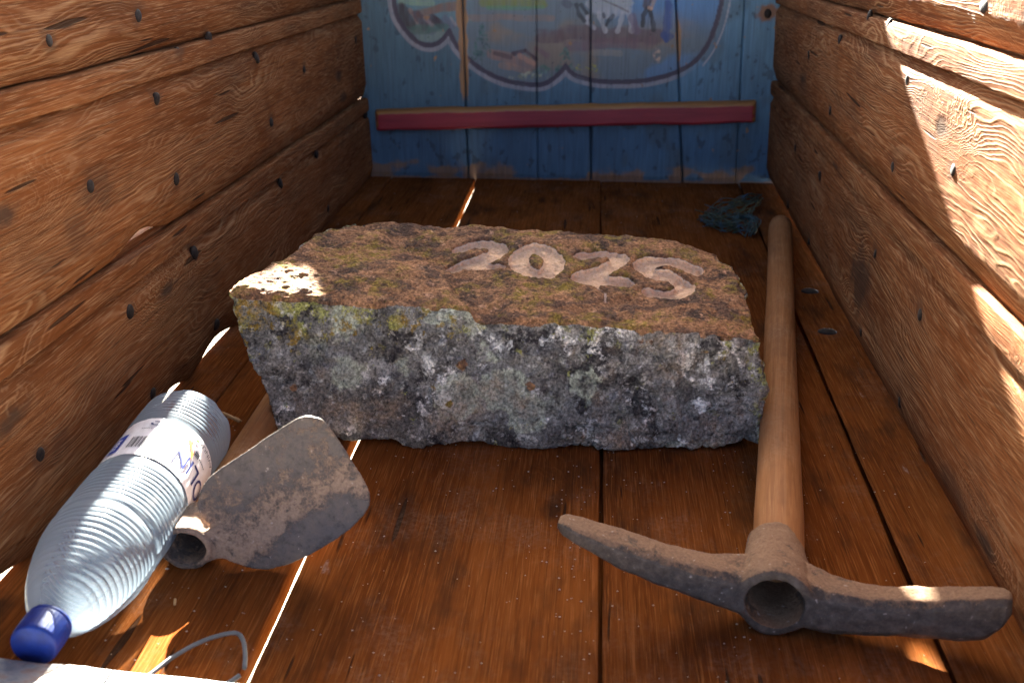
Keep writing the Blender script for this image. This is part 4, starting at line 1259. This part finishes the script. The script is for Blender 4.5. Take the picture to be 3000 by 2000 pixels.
    # angle: 0 = +y(local, to the cart's right), 90 deg = up
    sgn = 1 if y.x > 0 else -1
    def cyl(a, t_, rad): return (t_, sgn * rad * math.cos(a), rad * math.sin(a))
    tt = np.linspace(T0, T1, 30); aa = np.linspace(a0, a1, 120)
    V = np.zeros((30, 120, 3))
    wr = .0345 + .00035 * fbm(np.stack(np.meshgrid(tt * 90, aa * 5, [0.], indexing='ij'), -1).reshape(-1, 3), 3).reshape(30, 120)
    V[..., 0] = tt[:, None]; V[..., 1] = sgn * wr * np.cos(aa)[None]; V[..., 2] = wr * np.sin(aa)[None]
    lab = link("label", grid_mesh("label", V, lm), root, m)
    lab['label'] = "white paper label with dark blue lettering and barcode"
    ink = {}
    def inkm(c):
        if c not in ink: ink[c] = plain("print_ink_%d" % len(ink), c, .45, .1, 80)
        return ink[c]
    RI = .03515
    def patch(name, quads, c, lift=0.):
        """quads in (angle deg, t mm) corner lists -> print pieces on the label"""
        V, F = [], []
        for q in quads:
            b = len(V); n = 8
            (a0_, t0_), (a1_, t1_), (a2_, t2_), (a3_, t3_) = q
            for i in range(n + 1):
                s = i / n
                V.append(cyl(math.radians(a0_ + (a1_ - a0_) * s), (t0_ + (t1_ - t0_) * s) / 1000, RI + lift))
                V.append(cyl(math.radians(a3_ + (a2_ - a3_) * s), (t3_ + (t2_ - t3_) * s) / 1000, RI + lift))
            for i in range(n): F.append((b + 2 * i, b + 2 * i + 2, b + 2 * i + 3, b + 2 * i + 1))
        o = mesh_obj(name, V, F, inkm(c), lab, m)
        if len(quads) > 3: o['kind'] = 'stuff'
        return o
    def rect(a, b, t0_, t1_): return [(a, t0_), (b, t0_), (b, t1_), (a, t1_)]
    def text(name, s, size, a_c, t_c, c, along_axis=False, lift=.00012, bold=0.0, sx=1.0):
        cu = bpy.data.curves.new("t", 'FONT'); cu.body = s; cu.size = size; cu.align_x = 'CENTER'; cu.align_y = 'CENTER'; cu.offset = bold; cu.resolution_u = 4
        ob = bpy.data.objects.new("t", cu); col.objects.link(ob)
        dg = bpy.context.evaluated_depsgraph_get(); me = bpy.data.meshes.new_from_object(ob.evaluated_get(dg)); bpy.data.objects.remove(ob)
        bm = bmesh.new(); bm.from_mesh(me); bmesh.ops.subdivide_edges(bm, edges=[e for e in bm.edges if e.calc_length() > .002], cuts=2)
        for v in bm.verts:
            X, Y = v.co.x * sx, v.co.y
            if along_axis: tt_, an = t_c + X, math.radians(a_c) - Y / RI * -1
            else: tt_, an = t_c + Y, math.radians(a_c) + X / RI
            v.co = cyl(an, tt_, RI + lift)
        bm.to_mesh(me); bm.free(); me.materials.append(inkm(c)); me.name = name
        return link(name, me, lab, m)
    navy, black, orange, deep = (.02, .025, .12), (.03, .03, .04), (.75, .17, .03), (.30, .05, .04)
    text("lettering", "OLIN", .025, 17, .074 + .019, navy, sx=.72)
    text("lettering", "VASOS", .0056, 118, .0945, (.85, .85, .88), True, .00035, bold=.0001)
    patch("blue_badge", [rect(112, 125, 80, 106)], (.015, .04, .32), .0001)
    patch("barcode", [rect(76 + k * 2.1, 76 + k * 2.1 + w, 87, 102) for k, w in enumerate((1.2, .6, 1.5, .5, .9, 1.4, .6, 1.2, .5, 1.5, .8, .6, 1.3))], black)
    text("fine_print", "15L e", .0075, 137, .100, black, True)
    rows = []
    rr_ = random.Random(3)
    for k in range(9):
        t_ = 63.0
        while t_ < 90 - (k % 3) * 2:
            w = rr_.uniform(1.0, 3.2); rows.append(rect(129 + k * 3.6, 130.6 + k * 3.6, t_, t_ + w)); t_ += w + .7
    patch("fine_print", rows, black)
    patch("ribbon_stripe", [[(46, 62), (50, 62), (44, 71), (40, 71)], [(40, 71), (44, 71), (34, 80), (30, 80)], [(30, 80), (34, 80), (33, 84), (29, 86)]], orange)
    patch("ribbon_stripe", [[(43.2, 62), (44.6, 62), (39, 71), (37.6, 71)], [(37.6, 71), (39, 71), (30, 79), (28.6, 79)]], deep, .00003)
    patch("recycling_mark", [rect(86 + 5 * math.cos(q), 89 + 5 * math.cos(q), 66.5 + 2.6 * math.sin(q), 67.7 + 2.6 * math.sin(q)) for q in np.linspace(0, 5, 12)], navy)
    text("fine_print", "AVINUA", .0062, 14, .0635, black)
    patch("fine_print", [rect(22 + k * 1.9, 23.2 + k * 1.9, 74, 79.5) for k in range(4)] + [rect(6 + k * 3, 8.2 + k * 3, 76.5, 77.6) for k in range(5)] + [rect(88 + k * 2.2, 89.4 + k * 2.2, 74, 75.2) for k in range(6)], black)
    patch("leaf_mark", [[(33, 63), (37, 63.5), (36, 66.5), (32.5, 66)]], (.10, .22, .05))


build_bottle()

# ------------------------------------------------------------------ small things
wire_m = plain("grey_cable", (.07, .075, .085), .5, .2, 90)
w = tube("cable_offcut", [(-.243, .455, .004), (-.2347, .4668, .004), (-.2268, .4817, .005), (-.2138, .4944, .007), (-.1990, .5012, .008), (-.1925, .4975, .007), (-.1880, .4875, .005), (-.1850, .4765, .0035), ], .0013, wire_m, seg=10, sub=6)
tag(w, "bent offcut of grey cable on the floor beside the sill", "cable")
w = tube("cable_offcut", [(-.1960, .4590, .003), (-.1900, .4650, .003), (-.1858, .4705, .0035)], .0013, wire_m, seg=10, sub=6)
tag(w, "short stub of grey cable at the bottom edge of the picture", "cable")

straw_m = plain("dry_straw", (.42, .25, .11), .7, .3, 200)
def straw(pts, r, label):
    o = tube("straw", pts, r, straw_m, seg=6, sub=3); tag(o, label, "straw", "bits of straw on the cart floor"); return o
straw([(-.3117, .8015, .003), (-.300, .7930, .005), (-.285, .7825, .004)], .0014, "flat straw on the floor between the bottle and the stone")
straw([(-.298, .7905, .003), (-.290, .7880, .005), (-.284, .7850, .003)], .0006, "thin straw lying along the flat straw near the bottle")
straw([(-.2665, 1.105, .002), (-.2700, 1.108, .012), (-.2745, 1.110, .022)], .0007, "upright bit of straw behind the stone by the plank wall")
straw([(-.2480, .5390, .002), (-.2460, .5330, .0025)], .0008, "pale fleck of straw on the floor beside the bottle neck")
straw([(-.3290, .5010, .003), (-.3180, .5120, .004)], .0009, "bit of straw by the wall next to the blue bottle cap")


def build_rope():
    root = empty("frayed_rope", (.19, 1.45, 0), "frayed blue green rope end on the floor behind the stone", "rope")
    r3 = random.Random(5)
    rm = NT("rope_fibre"); tc = rm.n("TexCoord"); nn = rm.noise(tc.outputs['Object'], 70, 4, .6).outputs[0]
    rm.finish(rm.ramp(nn, [(.3, (.028, .045, .045)), (.45, (.055, .070, .035)), (.60, (.05, .085, .10)), (.76, (.04, .10, .20))]), .6, None, .3)
    def J(p, s): return tuple(c + r3.gauss(0, s) for c in p)
    V, F = [], []
    def add(pts, r, seg=5):
        v, f = tube(None, [Vector(p) for p in pts], r, None, seg=seg)
        b = len(V); V.extend(v); F.extend(tuple(i + b for i in q) for q in f)
    def cat(P, n=14):
        S = smooth_line(np.array(P), n // (len(P) - 1) + 1); return [tuple(p) for p in S]
    for k in range(22):
        q = r3.random()
        add(cat([J((.238, 1.535, .016), .004), J((.215, 1.50, .016), .006), J((.185, 1.475 + q * .01, .014), .007), J((.155, 1.462, .008), .008)]), .0006)
    for k in range(18):
        add(cat([J((.155, 1.462, .008), .007), J((.162, 1.435, .006), .006), J((.178, 1.412, .006), .006), J((.198, 1.398, .008), .006)]), .0007)
    for k in range(16):
        add(cat([J((.172, 1.455, .006), .010), J((.190, 1.44, .010), .008), J((.215, 1.45, .012), .006)]), .0006)
    mesh_obj("rope_fibres", V, F, rm.m, root)
    V, F = [], []
    for k in range(15):
        a = r3.uniform(0, 6.28)
        add(cat([J((.186, 1.412, .008), .005), J((.196 + .006 * math.cos(a), 1.43, .012 + .004 * math.sin(a)), .003), J((.212, 1.438, .012), .004), J((.214, 1.41, .010), .005), J((.206, 1.385, .006), .004)]), .0007)
    rb = NT("rope_knot"); tc = rb.n("TexCoord"); nn = rb.noise(tc.outputs['Object'], 90, 4, .6).outputs[0]
    rb.finish(rb.ramp(nn, [(.35, (.030, .050, .045)), (.58, (.045, .080, .085)), (.76, (.03, .09, .18))]), .55, None, .3)
    mesh_obj("rope_knot", V, F, rb.m, root)


build_rope()


# grit and crumbs scattered on the floor
def grit():
    r4 = random.Random(9); V, F = [], []
    def bit(x, y, s):
        b = len(V); zz = .0008
        a = r4.uniform(0, 6.28); e = r4.uniform(.5, 1)
        for k in range(5):
            q = a + k * 1.2566; V.append((x + s * math.cos(q), y + s * e * math.sin(q), zz + s * .1))
        V.append((x, y, zz + s * r4.uniform(.6, 1.1))); V.append((x, y, zz - s * .4))
        for k in range(5): F.append((b + k, b + (k + 1) % 5, b + 5)); F.append((b + (k + 1) % 5, b + k, b + 6))
    for k in range(420):
        bit(r4.uniform(-.31, .235), r4.uniform(.47, .78) if r4.random() < .85 else r4.uniform(.8, 1.6), r4.choice((.0004, .0005, .0006, .0008)))
    for k in range(60): bit(r4.gauss(-.262, .006), r4.gauss(.655, .03), r4.uniform(.0006, .0016))
    for k in range(40): bit(r4.gauss(-.005, .012), r4.uniform(.46, .75), r4.uniform(.0004, .0009))
    o = mesh_obj("grit", V, F, plain("pale_grit", (.30, .23, .18), .9, .4, 400), smooth=False)
    tag(o, "pale grit and crumbs scattered over the floor planks", "grit", kind='stuff')


grit()
print("built", len(bpy.data.objects))
